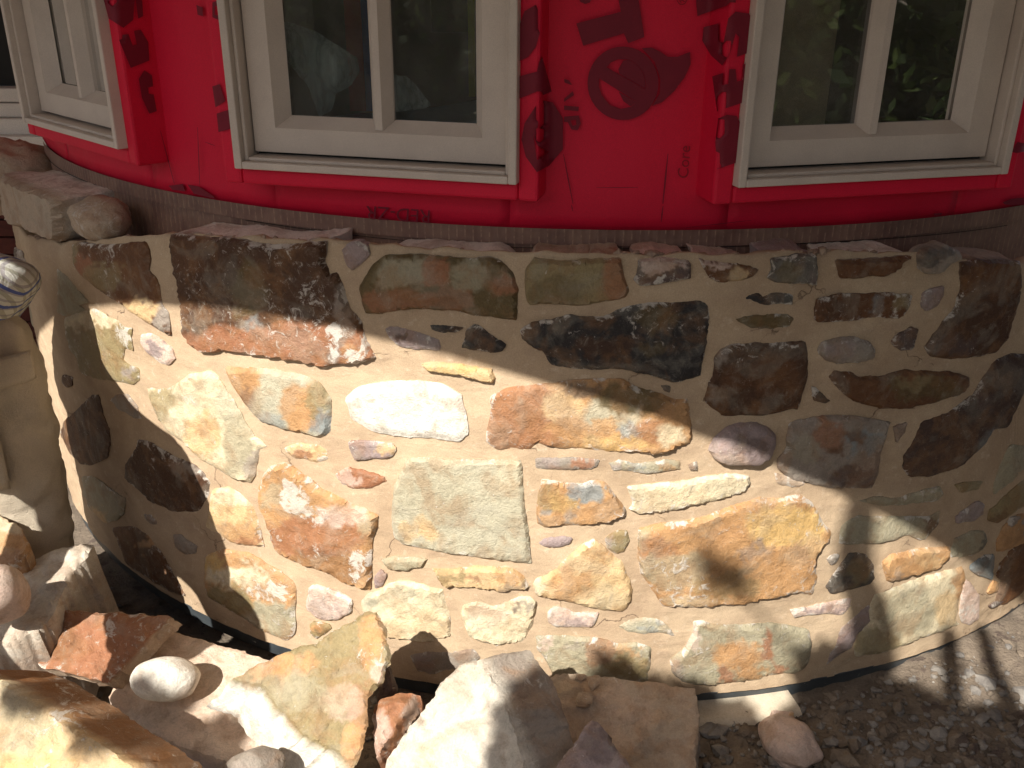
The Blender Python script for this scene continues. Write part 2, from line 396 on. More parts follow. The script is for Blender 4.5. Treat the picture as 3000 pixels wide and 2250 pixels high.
K = dict(ochre=srgb(184, 136, 80), lochre=srgb(204, 170, 116), rust=srgb(154, 98, 60), brown=srgb(118, 78, 48), dbrown=srgb(92, 62, 42), olive=srgb(142, 124, 80), dolive=srgb(116, 98, 62),
         ggreen=srgb(176, 168, 140), gg2=srgb(160, 150, 120), bgrey=srgb(128, 136, 136), black=srgb(58, 54, 54), pink=srgb(204, 176, 158), purple=srgb(152, 132, 128), dpurple=srgb(112, 94, 88),
         cream=srgb(208, 192, 154), white=srgb(226, 219, 204), grey=srgb(146, 132, 118), dgrey=srgb(98, 90, 82), tan=srgb(178, 154, 128), yellow=srgb(204, 164, 88))
for _k in list(K):
    _c = np.array(K[_k]); _l = _c@np.array([.2126, .7152, .0722]); K[_k] = tuple(np.clip((_l+(_c-_l)*(.84 if _l > .15 else 1.0))*(1.06 if _l > .15 else .72), 0, .85))
K['palepink'] = srgb(212, 190, 170); K['chalk'] = srgb(198, 189, 174); K['umber'] = srgb(142, 100, 64)
WS = []
def ST(base, *seg, w=.3, patches=(), **k):
    WS.append((K[base] if isinstance(base, str) else base, poly(*seg), w, [(N(t, [p])[0], np.array(r if hasattr(r, '__len__') else (r, r), float)*(800/2212 if t != 'F' else 1.356), K[c], *s) for (t, p, r, c, *s) in patches], k))
# ---- top course
ST('tan', ('B1', [(15, 30), (75, 390), (110, 430), (270, 485), (330, 525), (490, 575), (515, 500), (495, 220), (260, 140), (120, 70)]), w=.1, proud=.03, skirt=.13, bevel=4, skirtcol=K['white'])
ST('brown', ('B1', [(585, 600), (620, 575), (700, 590), (900, 600), (1000, 600), (1060, 580), (1160, 575), (1210, 640), (1215, 720), (1210, 800), (1250, 860), (1300, 940), (1310, 1080), (1370, 1150), (1390, 1330), (1350, 1320), (1200, 1240), (1000, 1090), (800, 960), (660, 850), (590, 740)]), w=.3,
   patches=[('B1', (620, 680), (60, 150), 'olive'), ('B1', (720, 780), (90, 110), 'rust'), ('B1', (850, 850), (150, 110), 'olive', .7), ('B1', (1180, 1130), (170, 90), 'lochre'), ('B1', (1340, 1230), (60, 160), 'grey')], proud=.012)
ST('dbrown', ('B1', [(1380, 510), (1600, 530), (1900, 550)]), ('B2', [(150, 320), (400, 320), (620, 300), (720, 300), (700, 450), (740, 560), (800, 545), (850, 680), (900, 830), (990, 960), (1030, 1090), (1110, 1245), (940, 1290), (740, 1300), (700, 1325), (600, 1300), (400, 1260), (200, 1230)]),
   ('B1', [(1800, 1460), (1640, 1480), (1560, 1430), (1480, 1290), (1460, 1100), (1430, 900), (1400, 760), (1370, 640)]), w=.42, proud=.02, skirt=.11, bevel=9, skirtcol=K['white'], step=.0012,
   patches=[('B2', (-100, 500), (500, 300), 'dbrown'), ('B2', (400, 1150), (900, 220), 'rust', .95), ('B2', (100, 660), (140, 220), 'dolive', .8), ('B2', (640, 650), (200, 250), 'dbrown'), ('B2', (800, 1050), (70, 160), 'white', .8), ('B2', (870, 850), (70, 300), 'grey', .8), ('B2', (990, 1180), (60, 110), 'white', .8), ('B2', (790, 1190), 60, 'bgrey', .7), ('B2', (120, 950), 60, 'bgrey', .6), ('B2', (950, 1180), (60, 100), 'ochre', .6), ('B1', (1560, 650), (200, 200), 'brown', .6)])  # rust-toned patch paints the sunlit lower part of the stone
ST('purple', ('B2', [(830, 370), (880, 310), (960, 290), (1030, 320), (1060, 400), (1000, 470), (920, 535), (870, 500)]), w=.3, proud=.006, skirt=.02)
ST('dolive', ('B2', [(1190, 405), (1400, 398), (1600, 418), (1850, 430), (2050, 430)]), ('B3', [(60, 470), (150, 560), (190, 680), (180, 820), (180, 935), (100, 930)]), ('B2', [(2212, 930), (1900, 890), (1700, 850), (1450, 845), (1300, 850), (1150, 880), (1030, 880), (1000, 800), (970, 670), (1080, 490)]),
   w=.12, proud=.012, skirt=.11, skirtcol=K['white'], patches=[('B2', (1330, 560), (220, 120), 'gg2', .8), ('B2', (1600, 540), (110, 130), 'rust', .9), ('B2', (1880, 560), (170, 150), 'gg2', .7), ('B2', (1300, 780), (330, 90), 'rust', .75), ('B2', (1750, 760), (160, 110), 'rust', .6), ('B3', (80, 650), (110, 120), 'rust', .8)])
ST('olive', ('B3', [(310, 430), (450, 450), (600, 455), (1020, 440), (1040, 560), (1085, 700), (1060, 750), (950, 780), (680, 820), (480, 805), (270, 805), (230, 610), (250, 520)]), w=.08, proud=.012, skirt=.11, skirtcol=K['tan'], patches=[('B3', (970, 600), (130, 220), 'rust', .8), ('B3', (500, 700), (220, 130), 'dolive', .6)])
ST('dpurple', ('B3', [(1160, 440), (1380, 430), (1590, 470), (1590, 600), (1500, 615), (1350, 640), (1180, 660), (1120, 600), (1150, 550)]), w=.4, proud=.012, skirt=.11, skirtcol=K['pink'], patches=[('B3', (1370, 460), (240, 60), 'pink', .8), ('B3', (1370, 600), (60, 60), 'white', .8)])
ST('brown', ('B3', [(1650, 440), (1720, 460), (1880, 470), (2050, 490), (2140, 530), (2080, 590), (1980, 620), (1820, 630), (1740, 600), (1690, 520)]), w=.3, proud=.01, skirt=.11, skirtcol=K['pink'], patches=[('B3', (1940, 570), (60, 90), 'lochre', .8), ('B3', (1750, 470), (140, 40), 'pink', .8)])
ST('dgrey', ('B4', [(160, 440), (300, 425), (350, 400), (530, 400), (540, 560), (535, 650), (470, 640), (330, 640), (200, 630), (120, 600), (170, 520)]), w=.45, proud=.012, skirt=.11, skirtcol=K['purple'], patches=[('B4', (280, 540), (110, 90), 'dolive', .7), ('B4', (500, 600), (40, 80), 'dpurple')])
ST('brown', ('B4', [(680, 455), (900, 440), (1320, 415), (1230, 480), (1180, 540), (1090, 580), (950, 580), (860, 600), (720, 600)]), w=.2, proud=.016, skirt=.115, skirtcol=K['white'])
ST('grey', ('B4', [(1360, 390), (1450, 350), (1560, 320), (1680, 370), (1690, 430), (1590, 480), (1540, 560), (1420, 560), (1355, 520)]), w=.35, proud=.006, dome=.012, skirt=.03, patches=[('B4', (1520, 370), (130, 60), 'black', .6), ('B4', (1400, 440), (60, 100), 'dgrey', .8)])
ST('dbrown', ('B4', [(1710, 460), (1900, 440), (2170, 450), (2190, 560), (2180, 740), (2120, 950), (2090, 1080), (1990, 1190), (1850, 1230), (1650, 1255), (1450, 1230), (1410, 1150), (1480, 1040), (1560, 940), (1650, 830), (1690, 700), (1700, 590)]), w=.22, proud=.012, skirt=.1, skirtcol=K['tan'], patches=[('B4', (1950, 600), (220, 150), 'brown', .8), ('B4', (1600, 1130), (180, 100), 'dpurple', .7)])
# ---- left side, mostly in the worker's shadow
ST('gg2', ('B1', [(460, 790), (510, 830), (620, 950), (720, 1070), (640, 1090), (700, 1130), (620, 1160), (520, 1180), (465, 1150), (470, 1000)]), w=.15)
ST('grey', ('B1', [(110, 620), (180, 650), (230, 830), (200, 900), (130, 800)]), w=.3)
ST('olive', ('B1', [(520, 1190), (640, 1150), (770, 1110), (960, 1210), (1030, 1270), (1080, 1265), (1060, 1350), (1080, 1460), (1010, 1440), (1000, 1540), (1120, 1600)]), ('C1', [(1130, 90), (1130, 170), (1060, 215), (900, 185), (740, 155), (640, 110), (620, 0)]), ('B1', [(560, 1450), (530, 1330)]), w=.3, patches=[('B1', (700, 1190), (300, 90), 'cream'), ('B1', (1000, 1300), (60, 120), 'white', .8), ('C1', (1020, 110), (80, 60), 'grey')])  # cream top paints the sunlit band, olive base the part in shadow
ST('pink', ('B1', [(1145, 1330), (1220, 1310), (1290, 1350), (1400, 1450), (1425, 1520), (1370, 1575), (1300, 1555), (1190, 1470), (1140, 1390)]), w=.45, patches=[('B1', (1260, 1460), (90, 60), 'purple')])
ST('dbrown', ('C1', [(510, 130), (590, 150), (590, 220), (540, 240), (505, 200)]))
ST('dbrown', ('C1', [(620, 420), (740, 295), (800, 290), (830, 450), (880, 560), (890, 700), (870, 800), (740, 870), (640, 850), (560, 760), (490, 600), (520, 500)]), w=.2)
ST('grey', ('C1', [(890, 330), (950, 285), (1030, 290), (1110, 390), (1140, 490), (1080, 480), (960, 410)]), w=.35)
ST('cream', ('C1', [(1185, 220), (1250, 245), (1370, 240), (1480, 170), (1530, 130), (1600, 110), (1720, 100), (1780, 170), (1880, 310), (1990, 520), (2060, 620), (2170, 715), (2100, 740), (2090, 830), (2060, 960), (2030, 1005), (1900, 980), (1740, 890), (1600, 800), (1500, 690), (1380, 610), (1270, 470), (1210, 330)]), w=.3, proud=.012, step=.0012,
   patches=[('C1', (1650, 620), (140, 200), 'lochre', .9), ('C1', (1650, 560), (60, 90), 'ochre', .5), ('C1', (1950, 650), (110, 330), 'gg2', .8), ('C1', (1280, 380), (130, 180), 'olive', .8), ('C1', (2060, 850), (70, 120), 'grey', .8), ('C1', (1880, 330), (70, 140), 'ggreen', .7)])
ST('dbrown', ('C1', [(1120, 650), (1250, 690), (1330, 750), (1420, 800), (1560, 850), (1650, 930), (1700, 1000), (1690, 1150), (1600, 1240), (1400, 1240), (1200, 1150), (1120, 1060), (1010, 980), (1010, 870), (1060, 800), (1110, 700)]), w=.35, patches=[('C1', (1550, 900), (180, 70), 'grey', .8)])
ST('lochre', ('C1', [(1720, 1060), (1850, 1040), (1960, 1100), (2050, 1190), (2100, 1330), (2140, 1530), (2060, 1520), (1900, 1500), (1780, 1420), (1660, 1370), (1700, 1200)]), w=.4, proud=.012, patches=[('C1', (1900, 1100), (180, 80), 'cream', .9), ('C1', (1950, 1420), (200, 110), 'ochre', .8), ('C1', (2010, 1480), (110, 50), 'rust', .7)])
ST('gg2', ('C1', [(660, 960), (760, 950), (900, 1060), (1020, 1140), (1000, 1260), (960, 1300), (850, 1340), (720, 1210), (675, 1090)]), w=.35, patches=[('C1', (790, 1290), (60, 90), 'lochre')])
ST('grey', ('C1', [(1160, 1260), (1230, 1270), (1290, 1330), (1260, 1350), (1180, 1310)]))
ST('grey', ('C1', [(1410, 1430), (1470, 1430), (1520, 1480), (1600, 1520), (1580, 1575), (1500, 1585), (1420, 1540)]), w=.3)
ST('brown', ('C1', [(900, 1370), (1080, 1360), (1190, 1420), (1300, 1560)]), ('D1', [(1430, 130), (1500, 270), (1400, 240), (1180, 110), (1030, 0)]), w=.25, patches=[('C1', (1220, 1480), (50, 80), 'ochre')])
ST('ochre', ('F', [(445, 1200), (480, 1185), (540, 1195), (600, 1230), (640, 1262), (638, 1300), (637, 1370), (620, 1384), (560, 1360), (500, 1320), (450, 1290), (440, 1250)]), w=.42, proud=.012, step=.0012, patches=[('F', (520, 1240), (70, 22), 'cream'), ('F', (580, 1275), (60, 18), 'white', .9), ('F', (590, 1335), (80, 40), 'gg2'), ('F', (490, 1300), (50, 40), 'olive'), ('F', (460, 1215), (30, 18), 'yellow')])
# ---- centre left
ST('purple', ('B2', [(1185, 1010), (1230, 990), (1360, 1000), (1500, 1050), (1620, 1090), (1645, 1150), (1610, 1180), (1450, 1170), (1310, 1150), (1220, 1080)]), w=.4, proud=.006, patches=[('B2', (1330, 1080), (60, 40), 'dpurple'), ('B2', (1220, 1040), (40, 60), 'white', .6)])
ST('black', ('B2', [(1545, 970), (1650, 975), (1820, 990), (1760, 1030), (1650, 1035), (1560, 1015)]), w=.2)
ST('black', ('B2', [(1840, 1010), (1900, 970), (1960, 985), (2080, 1080), (2170, 1140), (2130, 1190), (2070, 1200), (1900, 1180), (1810, 1160), (1830, 1090)]), w=.12)
ST('lochre', ('B2', [(1470, 1290), (1560, 1270), (1700, 1280), (2040, 1330), (2080, 1410), (2060, 1440), (1970, 1430), (1800, 1385), (1620, 1355), (1530, 1350)]), w=.1, proud=.014, bevel=7, patches=[('B2', (1750, 1320), (260, 40), 'yellow', .7)])
ST('ggreen', ('F', [(485, 790), (560, 795), (640, 805), (690, 825), (718, 860), (715, 930), (695, 945), (620, 930), (560, 910), (530, 870), (500, 830)]), w=.18, proud=.016, bevel=10, patches=[('F', (525, 825), (45, 50), 'ochre'), ('F', (540, 860), (25, 22), 'dpurple', .6), ('F', (655, 880), (34, 60), 'ochre'), ('F', (690, 850), (22, 50), 'olive', .8), ('F', (700, 915), (25, 28), 'bgrey', .9), ('F', (590, 905), (35, 22), 'bgrey', .6)])
ST('white', ('F', [(745, 860), (770, 835), (830, 825), (900, 822), (960, 830), (995, 850), (1008, 890), (1012, 935), (990, 955), (940, 945), (880, 945), (800, 930), (760, 905)]), w=.35, proud=.012, bevel=24)
ST('ochre', ('F', [(1058, 858), (1090, 838), (1140, 832)]), ('B3', [(420, 1445), (650, 1420), (850, 1405), (1040, 1410), (1130, 1470), (1300, 1520), (1480, 1580)]), ('C3', [(1560, 50), (1590, 200), (1600, 340), (1570, 415), (1470, 440), (1370, 490), (1300, 505), (1160, 480), (950, 480), (700, 450), (430, 440), (350, 410), (280, 465), (120, 450)]),
   ('C2', [(2212, 465), (2090, 460), (2000, 400), (2000, 330), (2030, 200), (2040, 80)]), w=.38, proud=.012, step=.0012,
   patches=[('C3', (100, 200), (500, 400), 'rust', .75), ('C3', (550, 100), (160, 140), 'lochre', .7), ('C3', (950, 170), (260, 150), 'ggreen', .9), ('C3', (700, 280), (330, 90), 'ochre', .8), ('C3', (1080, 290), (110, 60), 'bgrey', .7), ('C3', (1000, 400), (350, 60), 'yellow', .6), ('C3', (1300, 300), (140, 110), 'rust', .6), ('C3', (1450, 330), (110, 90), 'cream', .7), ('B3', (1100, 1560), (330, 110), 'dolive', .9), ('B3', (700, 1480), (160, 60), 'dgrey', .7)])
ST('lochre', ('C2', [(370, 440), (480, 410), (640, 420), (720, 470), (720, 540), (640, 570), (560, 545), (460, 530), (400, 500)]), w=.42, patches=[('C2', (510, 510), (70, 40), 'rust', .8)])
ST('purple', ('C2', [(880, 390), (1050, 390), (1250, 410), (1280, 470), (1240, 525), (1080, 530), (950, 545), (910, 470)]), w=.35, patches=[('C2', (1220, 460), (100, 70), 'lochre', .8)])
ST('rust', ('C2', [(775, 660), (870, 605), (1000, 620), (1060, 650), (1180, 680), (1190, 720), (1080, 770), (930, 785), (830, 740)]), w=.38, patches=[('C2', (880, 700), (130, 80), 'pink', .6)])
ST('ochre', ('C2', [(250, 600), (370, 570), (440, 600), (560, 690), (690, 790), (780, 830), (900, 880), (1000, 930), (1130, 990), (1120, 1080), (1080, 1200), (1075, 1450), (1070, 1595), (1000, 1590), (850, 1540), (700, 1450), (490, 1390), (330, 1320), (290, 1260), (230, 1070), (160, 890), (150, 790), (190, 680)]), w=.36, proud=.018, bevel=9, step=.0012,
   patches=[('C2', (600, 1150), (420, 170), 'rust', .85), ('C2', (700, 1400), (400, 150), 'brown', .55), ('C2', (480, 830), (140, 170), 'white', .95), ('C2', (620, 980), (140, 90), 'white', .7), ('C2', (980, 1360), (80, 140), 'white', .95), ('C2', (850, 980), (230, 110), 'pink', .7), ('C2', (1040, 1060), (80, 90), 'gg2', .6), ('C2', (270, 820), (90, 90), 'gg2', .6), ('C2', (650, 1260), (50, 70), 'white', .8)])
ST('ggreen', ('C2', [(1350, 545), (1420, 525), (1700, 540), (2000, 550), (2150, 545)]), ('C3', [(215, 545), (230, 700), (240, 900), (270, 1100), (280, 1250), (300, 1380), (200, 1370)]), ('C2', [(2150, 1360), (1900, 1330), (1650, 1300), (1430, 1250), (1330, 1230), (1260, 1180), (1240, 1080), (1240, 920), (1260, 750), (1310, 640)]), w=.2, proud=.012, bevel=8, relief=.002, patches=[('C2', (1500, 1080), (80, 130), 'lochre', .9), ('C2', (1370, 1110), (70, 60), 'lochre', .7), ('C3', (130, 650), (150, 150), 'cream', .35), ('C2', (1600, 850), (300, 250), 'gg2', .35)])
ST('gg2', ('C2', [(1150, 1350), (1300, 1330), (1535, 1345), (1490, 1420), (1360, 1445), (1210, 1430)]), w=.1, proud=.012, bevel=8)
ST('purple', ('C2', [(1095, 1500), (1140, 1430), (1195, 1480), (1160, 1570), (1100, 1590)]), w=.2)
ST('lochre', ('C2', [(1555, 1415), (1700, 1430), (1850, 1420), (1950, 1400), (2100, 1410)]), ('C3', [(20, 1410), (150, 1430), (240, 1500), (285, 1570), (240, 1600), (50, 1610)]), ('D2', [(2150, 230), (2050, 225), (1900, 195), (1750, 180), (1670, 195), (1610, 120)]), w=.35, proud=.018, bevel=8, patches=[('C2', (1700, 1480), (130, 70), 'olive', .8), ('C3', (80, 1480), (150, 60), 'ochre', .8), ('C3', (100, 1580), (110, 30), 'dpurple', .6), ('C2', (1870, 1500), (50, 40), 'rust', .6)])
ST('cream', ('D2', [(1140, 220), (1200, 165), (1320, 150), (1430, 160), (1650, 210), (1680, 310), (1720, 470), (1720, 590), (1570, 640), (1400, 625), (1200, 590), (1050, 500), (1000, 380), (990, 310), (1050, 245)]), w=.2, proud=.014, step=.0014, patches=[('D2', (1300, 230), (130, 60), 'ggreen', .8), ('D2', (1060, 300), (70, 70), 'ggreen', .9), ('D2', (1450, 500), (250, 130), 'lochre', .35)])
ST('pink', ('D2', [(570, 200), (600, 170), (700, 190), (880, 265), (915, 300), (910, 410), (790, 460), (640, 445), (540, 350)]), w=.45, proud=.01, patches=[('D2', (720, 350), (140, 80), (srgb(176, 128, 128)) if False else 'purple', .5)])
ST('olive', ('D2', [(570, 500), (610, 475), (730, 490), (760, 520), (680, 580), (620, 610), (580, 570)]), w=.2, patches=[('D2', (660, 520), (60, 40), 'ochre')])
ST('cream', ('D2', [(1810, 330), (1950, 295), (2050, 340), (2150, 330)]), ('D3', [(0, 340), (130, 300), (200, 270), (290, 270), (345, 330), (320, 430), (270, 590), (220, 640), (100, 650), (0, 670)]), ('D2', [(2100, 660), (1960, 640), (1850, 580), (1800, 420)]), w=.3, proud=.014, step=.0012, patches=[('D3', (120, 360), (60, 30), 'dpurple', .8), ('D3', (250, 310), (90, 50), 'grey', .7), ('D2', (2000, 400), (170, 110), 'pink', .4), ('D3', (250, 580), (40, 70), 'rust', .7)])
ST('grey', ('D2', [(1380, 740), (1550, 710), (1800, 700), (1900, 690), (1960, 770), (1800, 860), (1560, 900), (1440, 870)]), w=.3, patches=[('D2', (1480, 800), (110, 80), 'purple', .6)])
ST('lochre', ('C3', [(800, 1190), (880, 1240), (940, 1310), (1030, 1360), (1080, 1480), (1110, 1580)]), ('D3', [(1115, 200), (1100, 300), (1040, 390), (900, 380), (700, 340), (500, 290), (330, 260), (310, 170), (330, 120), (390, 110), (480, 50)]), ('C3', [(500, 1430), (590, 1330), (700, 1240)]), w=.22, proud=.016, bevel=9, step=.0014, patches=[('C3', (600, 1530), (180, 150), 'ochre', .9), ('D3', (350, 170), (45, 70), 'cream', .9), ('D3', (850, 260), (250, 110), 'gg2', .4), ('C3', (820, 1290), (110, 70), 'ochre', .6)])
ST('pink', ('D3', [(425, 400), (480, 350), (560, 365), (640, 400), (780, 400), (835, 400), (820, 490), (760, 520), (600, 515), (480, 515), (430, 470)]), w=.5, patches=[('D3', (640, 470), (150, 40), 'purple', .7)])
ST('ggreen', ('D3', [(1000, 520), (1080, 460), (1200, 440), (1330, 450), (1420, 530), (1450, 580), (1340, 560), (1200, 575), (1080, 560)]), w=.5, patches=[('D3', (1230, 530), (130, 40), 'bgrey', .6)])
ST('gg2', ('D3', [(330, 590), (370, 580), (560, 590), (700, 600), (820, 600), (1000, 650), (1150, 640), (1270, 680), (1255, 850), (1240, 985), (1100, 990), (850, 975), (480, 940), (400, 760), (340, 690)]), w=.38, proud=.01, step=.001, patches=[('D3', (870, 700), (110, 120), 'rust', .6), ('D3', (1080, 700), (120, 50), 'ochre', .7), ('D3', (1080, 820), (170, 90), 'olive', .9), ('D3', (390, 640), (60, 50), 'pink', .6), ('D3', (650, 650), (110, 60), 'grey', .5)])
ST('gg2', ('D3', [(1610, 470), (1680, 460), (1750, 490), (2000, 500), (2212, 490)]), ('D4', [(0, 500), (190, 485), (340, 510), (470, 540), (490, 650), (480, 770), (430, 860), (330, 890), (100, 910)]), ('D3', [(2150, 940), (1900, 970), (1700, 990), (1520, 960), (1430, 880), (1420, 780), (1530, 700), (1600, 560)]), w=.4, proud=.012, step=.001,
   patches=[('D3', (1980, 720), (220, 110), 'ochre', .95), ('D3', (2100, 880), (140, 60), 'ochre', .9), ('D3', (1880, 890), (60, 90), 'rust', .8), ('D3', (1620, 600), (60, 130), 'pink', .6), ('D3', (1470, 850), (60, 90), 'grey', .8), ('D4', (150, 650), (40, 150), 'rust', .9), ('D4', (340, 680), (140, 140), 'gg2'), ('D4', (230, 840), (60, 60), 'rust', .8)])
# ---- centre right
ST('grey', ('C3', [(325, 530), (480, 525), (680, 530), (850, 545), (830, 600), (780, 620), (560, 620), (325, 615)]), w=.2, patches=[('C3', (740, 575), (110, 50), 'rust', .8), ('C3', (450, 570), (110, 50), 'purple', .4)])
ST('gg2', ('C3', [(925, 570), (1000, 545), (1080, 560), (1180, 570), (1400, 550), (1500, 555), (1500, 630), (1340, 640), (1190, 655), (1070, 630), (950, 625)]), w=.35, patches=[('C3', (970, 590), (70, 40), 'purple', .7), ('C3', (1390, 605), (70, 40), 'ochre', .6), ('C3', (1150, 600), (90, 40), 'bgrey', .6)])
ST('grey', ('C3', [(1565, 580), (1640, 550), (1640, 630), (1580, 630)]))
ST('ochre', ('C3', [(370, 700), (480, 715), (700, 735), (770, 710), (890, 720), (960, 810), (1030, 900), (1060, 960), (1060, 1000), (900, 1050), (650, 1075), (540, 1080), (400, 1090), (340, 1050), (335, 950), (350, 830)]), w=.35, proud=.012, step=.001, patches=[('C3', (750, 790), (170, 90), 'bgrey', .9), ('C3', (430, 850), (110, 120), 'olive', .6), ('C3', (400, 980), (60, 40), 'bgrey', .6), ('C3', (580, 990), (50, 80), 'grey', .7), ('C3', (550, 870), (120, 90), 'yellow', .6)])
ST('cream', ('C3', [(1065, 760), (1200, 740), (1450, 730), (1650, 690), (1850, 655), (2050, 670), (2075, 730), (2040, 810), (1800, 870), (1500, 940), (1350, 970), (1160, 985), (1085, 950), (1120, 890), (1090, 830)]), w=.38, proud=.01, patches=[('C3', (1500, 850), (300, 70), 'lochre', .3)])
ST('purple', ('C3', [(355, 1220), (420, 1175), (560, 1165), (630, 1175), (600, 1230), (520, 1255), (390, 1250)]), w=.25)
ST('olive', ('C3', [(885, 1190), (960, 1130), (1070, 1100), (1090, 1200), (1040, 1290), (980, 1305), (910, 1260)]), w=.38, patches=[('C3', (920, 1190), (50, 60), 'purple', .6)])
ST('ochre', ('C3', [(1155, 1100), (1300, 1060), (1560, 1040), (1700, 1000), (1850, 940), (2000, 890), (2160, 850)]), ('C4', [(80, 860), (250, 850), (400, 820), (480, 880), (560, 990), (655, 1140), (620, 1230), (545, 1300), (520, 1410), (540, 1500), (520, 1580), (490, 1640)]), ('D4', [(400, 240), (200, 280), (0, 315)]), ('D3', [(2000, 340), (1700, 350), (1360, 355), (1290, 250), (1190, 80)]), ('C3', [(1180, 1460), (1160, 1330)]), w=.42, proud=.016, bevel=11, step=.001,
   patches=[('C4', (250, 1050), (330, 170), 'yellow', .85), ('C3', (1210, 1160), (80, 90), 'gg2', .7), ('C3', (1500, 1150), (260, 90), 'ochre', .6), ('C3', (1450, 1420), (300, 160), 'gg2', .65), ('C3', (2100, 1270), (150, 90), 'bgrey', .45), ('D3', (1900, 150), (260, 110), 'olive', .5), ('C4', (500, 1200), (110, 100), 'lochre', .7), ('C4', (250, 1350), (260, 130), 'ochre', .7), ('D3', (1550, 300), (250, 60), 'cream', .5), ('C3', (1330, 1240), (160, 80), 'rust', .5)])
ST('purple', ('C3', [(1730, 460), (1760, 380), (1850, 290), (1970, 245)]), ('C4', [(20, 240), (130, 270), (200, 340), (195, 440), (140, 540), (40, 590)]), ('C3', [(2050, 590), (1850, 580), (1770, 540)]), w=.1, dome=.022, bevel=6, relief=.002, patches=[('C3', (1850, 520), (180, 80), 'pink', .8), ('C3', (2070, 380), (150, 90), 'dpurple', .7)])
ST('black', ('B3', [(205, 1010), (300, 950), (470, 925), (580, 885), (700, 900), (860, 905), (1000, 850), (1100, 810), (1320, 790), (1500, 790), (1640, 770), (1710, 780), (1745, 840), (1740, 1000), (1715, 1130), (1690, 1250), (1680, 1380), (1600, 1410), (1450, 1440), (1280, 1380), (1050, 1330), (800, 1330), (560, 1325), (440, 1290), (390, 1180), (300, 1150), (220, 1080)]), w=.36, proud=.012, relief=.006, patches=[('B3', (1280, 900), (200, 110), 'dolive', .6), ('B3', (900, 1130), (260, 90), 'dbrown', .7), ('B3', (1300, 1150), (110, 70), 'dolive', .5), ('B3', (300, 1040), (90, 80), 'dgrey', .6)])
ST('dbrown', ('B3', [(1780, 1240), (1830, 1170), (1900, 1130), (2050, 1120), (2140, 1110)]), ('B4', [(0, 1110), (200, 1120), (440, 1100), (470, 1250), (450, 1400), (410, 1560), (380, 1659)]), ('C4', [(340, 130), (200, 165)]), ('C3', [(2212, 180), (2080, 185), (1850, 190), (1760, 130), (1700, 70), (1690, 30)]), ('B3', [(1690, 1600), (1720, 1450), (1770, 1380)]), w=.22, proud=.012, step=.001, patches=[('B4', (150, 1400), (230, 200), 'brown', .7), ('B4', (280, 1130), (80, 40), 'white', .7), ('B3', (1830, 1210), (60, 60), 'grey', .7), ('B3', (1740, 1570), (50, 80), 'grey', .6), ('B3', (1900, 1400), (110, 110), 'brown', .6)])
ST('black', ('B3', [(1985, 750), (2080, 715)]), ('B4', [(60, 710), (100, 740), (200, 710), (340, 720), (340, 810), (220, 800), (120, 820), (40, 790)]), w=.25)
ST('dolive', ('B3', [(1950, 930), (2050, 900)]), ('B4', [(20, 890), (300, 875), (355, 930), (310, 990), (200, 1005), (0, 995)]), ('B3', [(2000, 960)]), w=.25)
ST('brown', ('B4', [(530, 770), (700, 720), (900, 720), (1100, 710), (1310, 730), (1290, 820), (1240, 900), (1190, 925), (950, 910), (850, 930), (680, 945), (520, 940), (515, 850)]), w=.4, patches=[('B4', (650, 830), (140, 110), 'dbrown', .8), ('B4', (960, 820), (60, 90), 'bgrey', .6), ('B4', (1200, 780), (90, 60), 'olive', .7)])
ST('purple', ('B4', [(1400, 720), (1470, 680), (1560, 660), (1560, 740), (1500, 830), (1420, 865), (1380, 830)]), w=.3)
ST('dpurple', ('B4', [(1130, 1110), (1200, 1040), (1310, 990), (1360, 1010), (1345, 1080), (1310, 1170), (1200, 1175)]), w=.3)
ST('grey', ('B4', [(530, 1180), (570, 1110), (700, 1070), (850, 1065), (960, 1110), (1000, 1170), (990, 1240), (870, 1275), (700, 1285), (590, 1260)]), w=.4, dome=.01, patches=[('B4', (720, 1150), (110, 60), 'purple', .5)])
ST('brown', ('B4', [(630, 1390), (680, 1340), (800, 1350), (870, 1390), (1050, 1390), (1200, 1340), (1300, 1340), (1600, 1350), (1770, 1390), (1770, 1470), (1700, 1530), (1500, 1600), (1300, 1640)]), ('C4', [(1330, 130), (1060, 130), (850, 80)]), ('B4', [(740, 1530), (660, 1440)]), w=.15, proud=.012, patches=[('B4', (1400, 1470), (330, 110), 'dolive', .7), ('B4', (850, 1460), (180, 90), 'brown', .8), ('B4', (1300, 1420), (160, 60), 'olive', .6)])
ST('dgrey', ('B4', [(490, 1470), (530, 1480), (645, 1590), (600, 1610), (500, 1590)]))
ST('dgrey', ('B3', [(1345, 1470), (1420, 1470), (1415, 1525), (1370, 1510)]))
ST(srgb(74, 56, 48), ('C4', [(2150, 130), (2080, 280), (1960, 300), (1880, 430), (1700, 600), (1450, 680), (1270, 680), (1230, 600), (1240, 520), (1300, 430), (1380, 240), (1600, 160), (1800, 20)]), ('B4', [(1800, 1560), (1880, 1400), (1980, 1250), (2100, 1205), (2230, 1210), (2230, 1450)]), w=.2, proud=.01, patches=[('C4', (1850, 80), (110, 80), 'dpurple', .6), ('C4', (1950, 420), (110, 110), 'bgrey', .5)])
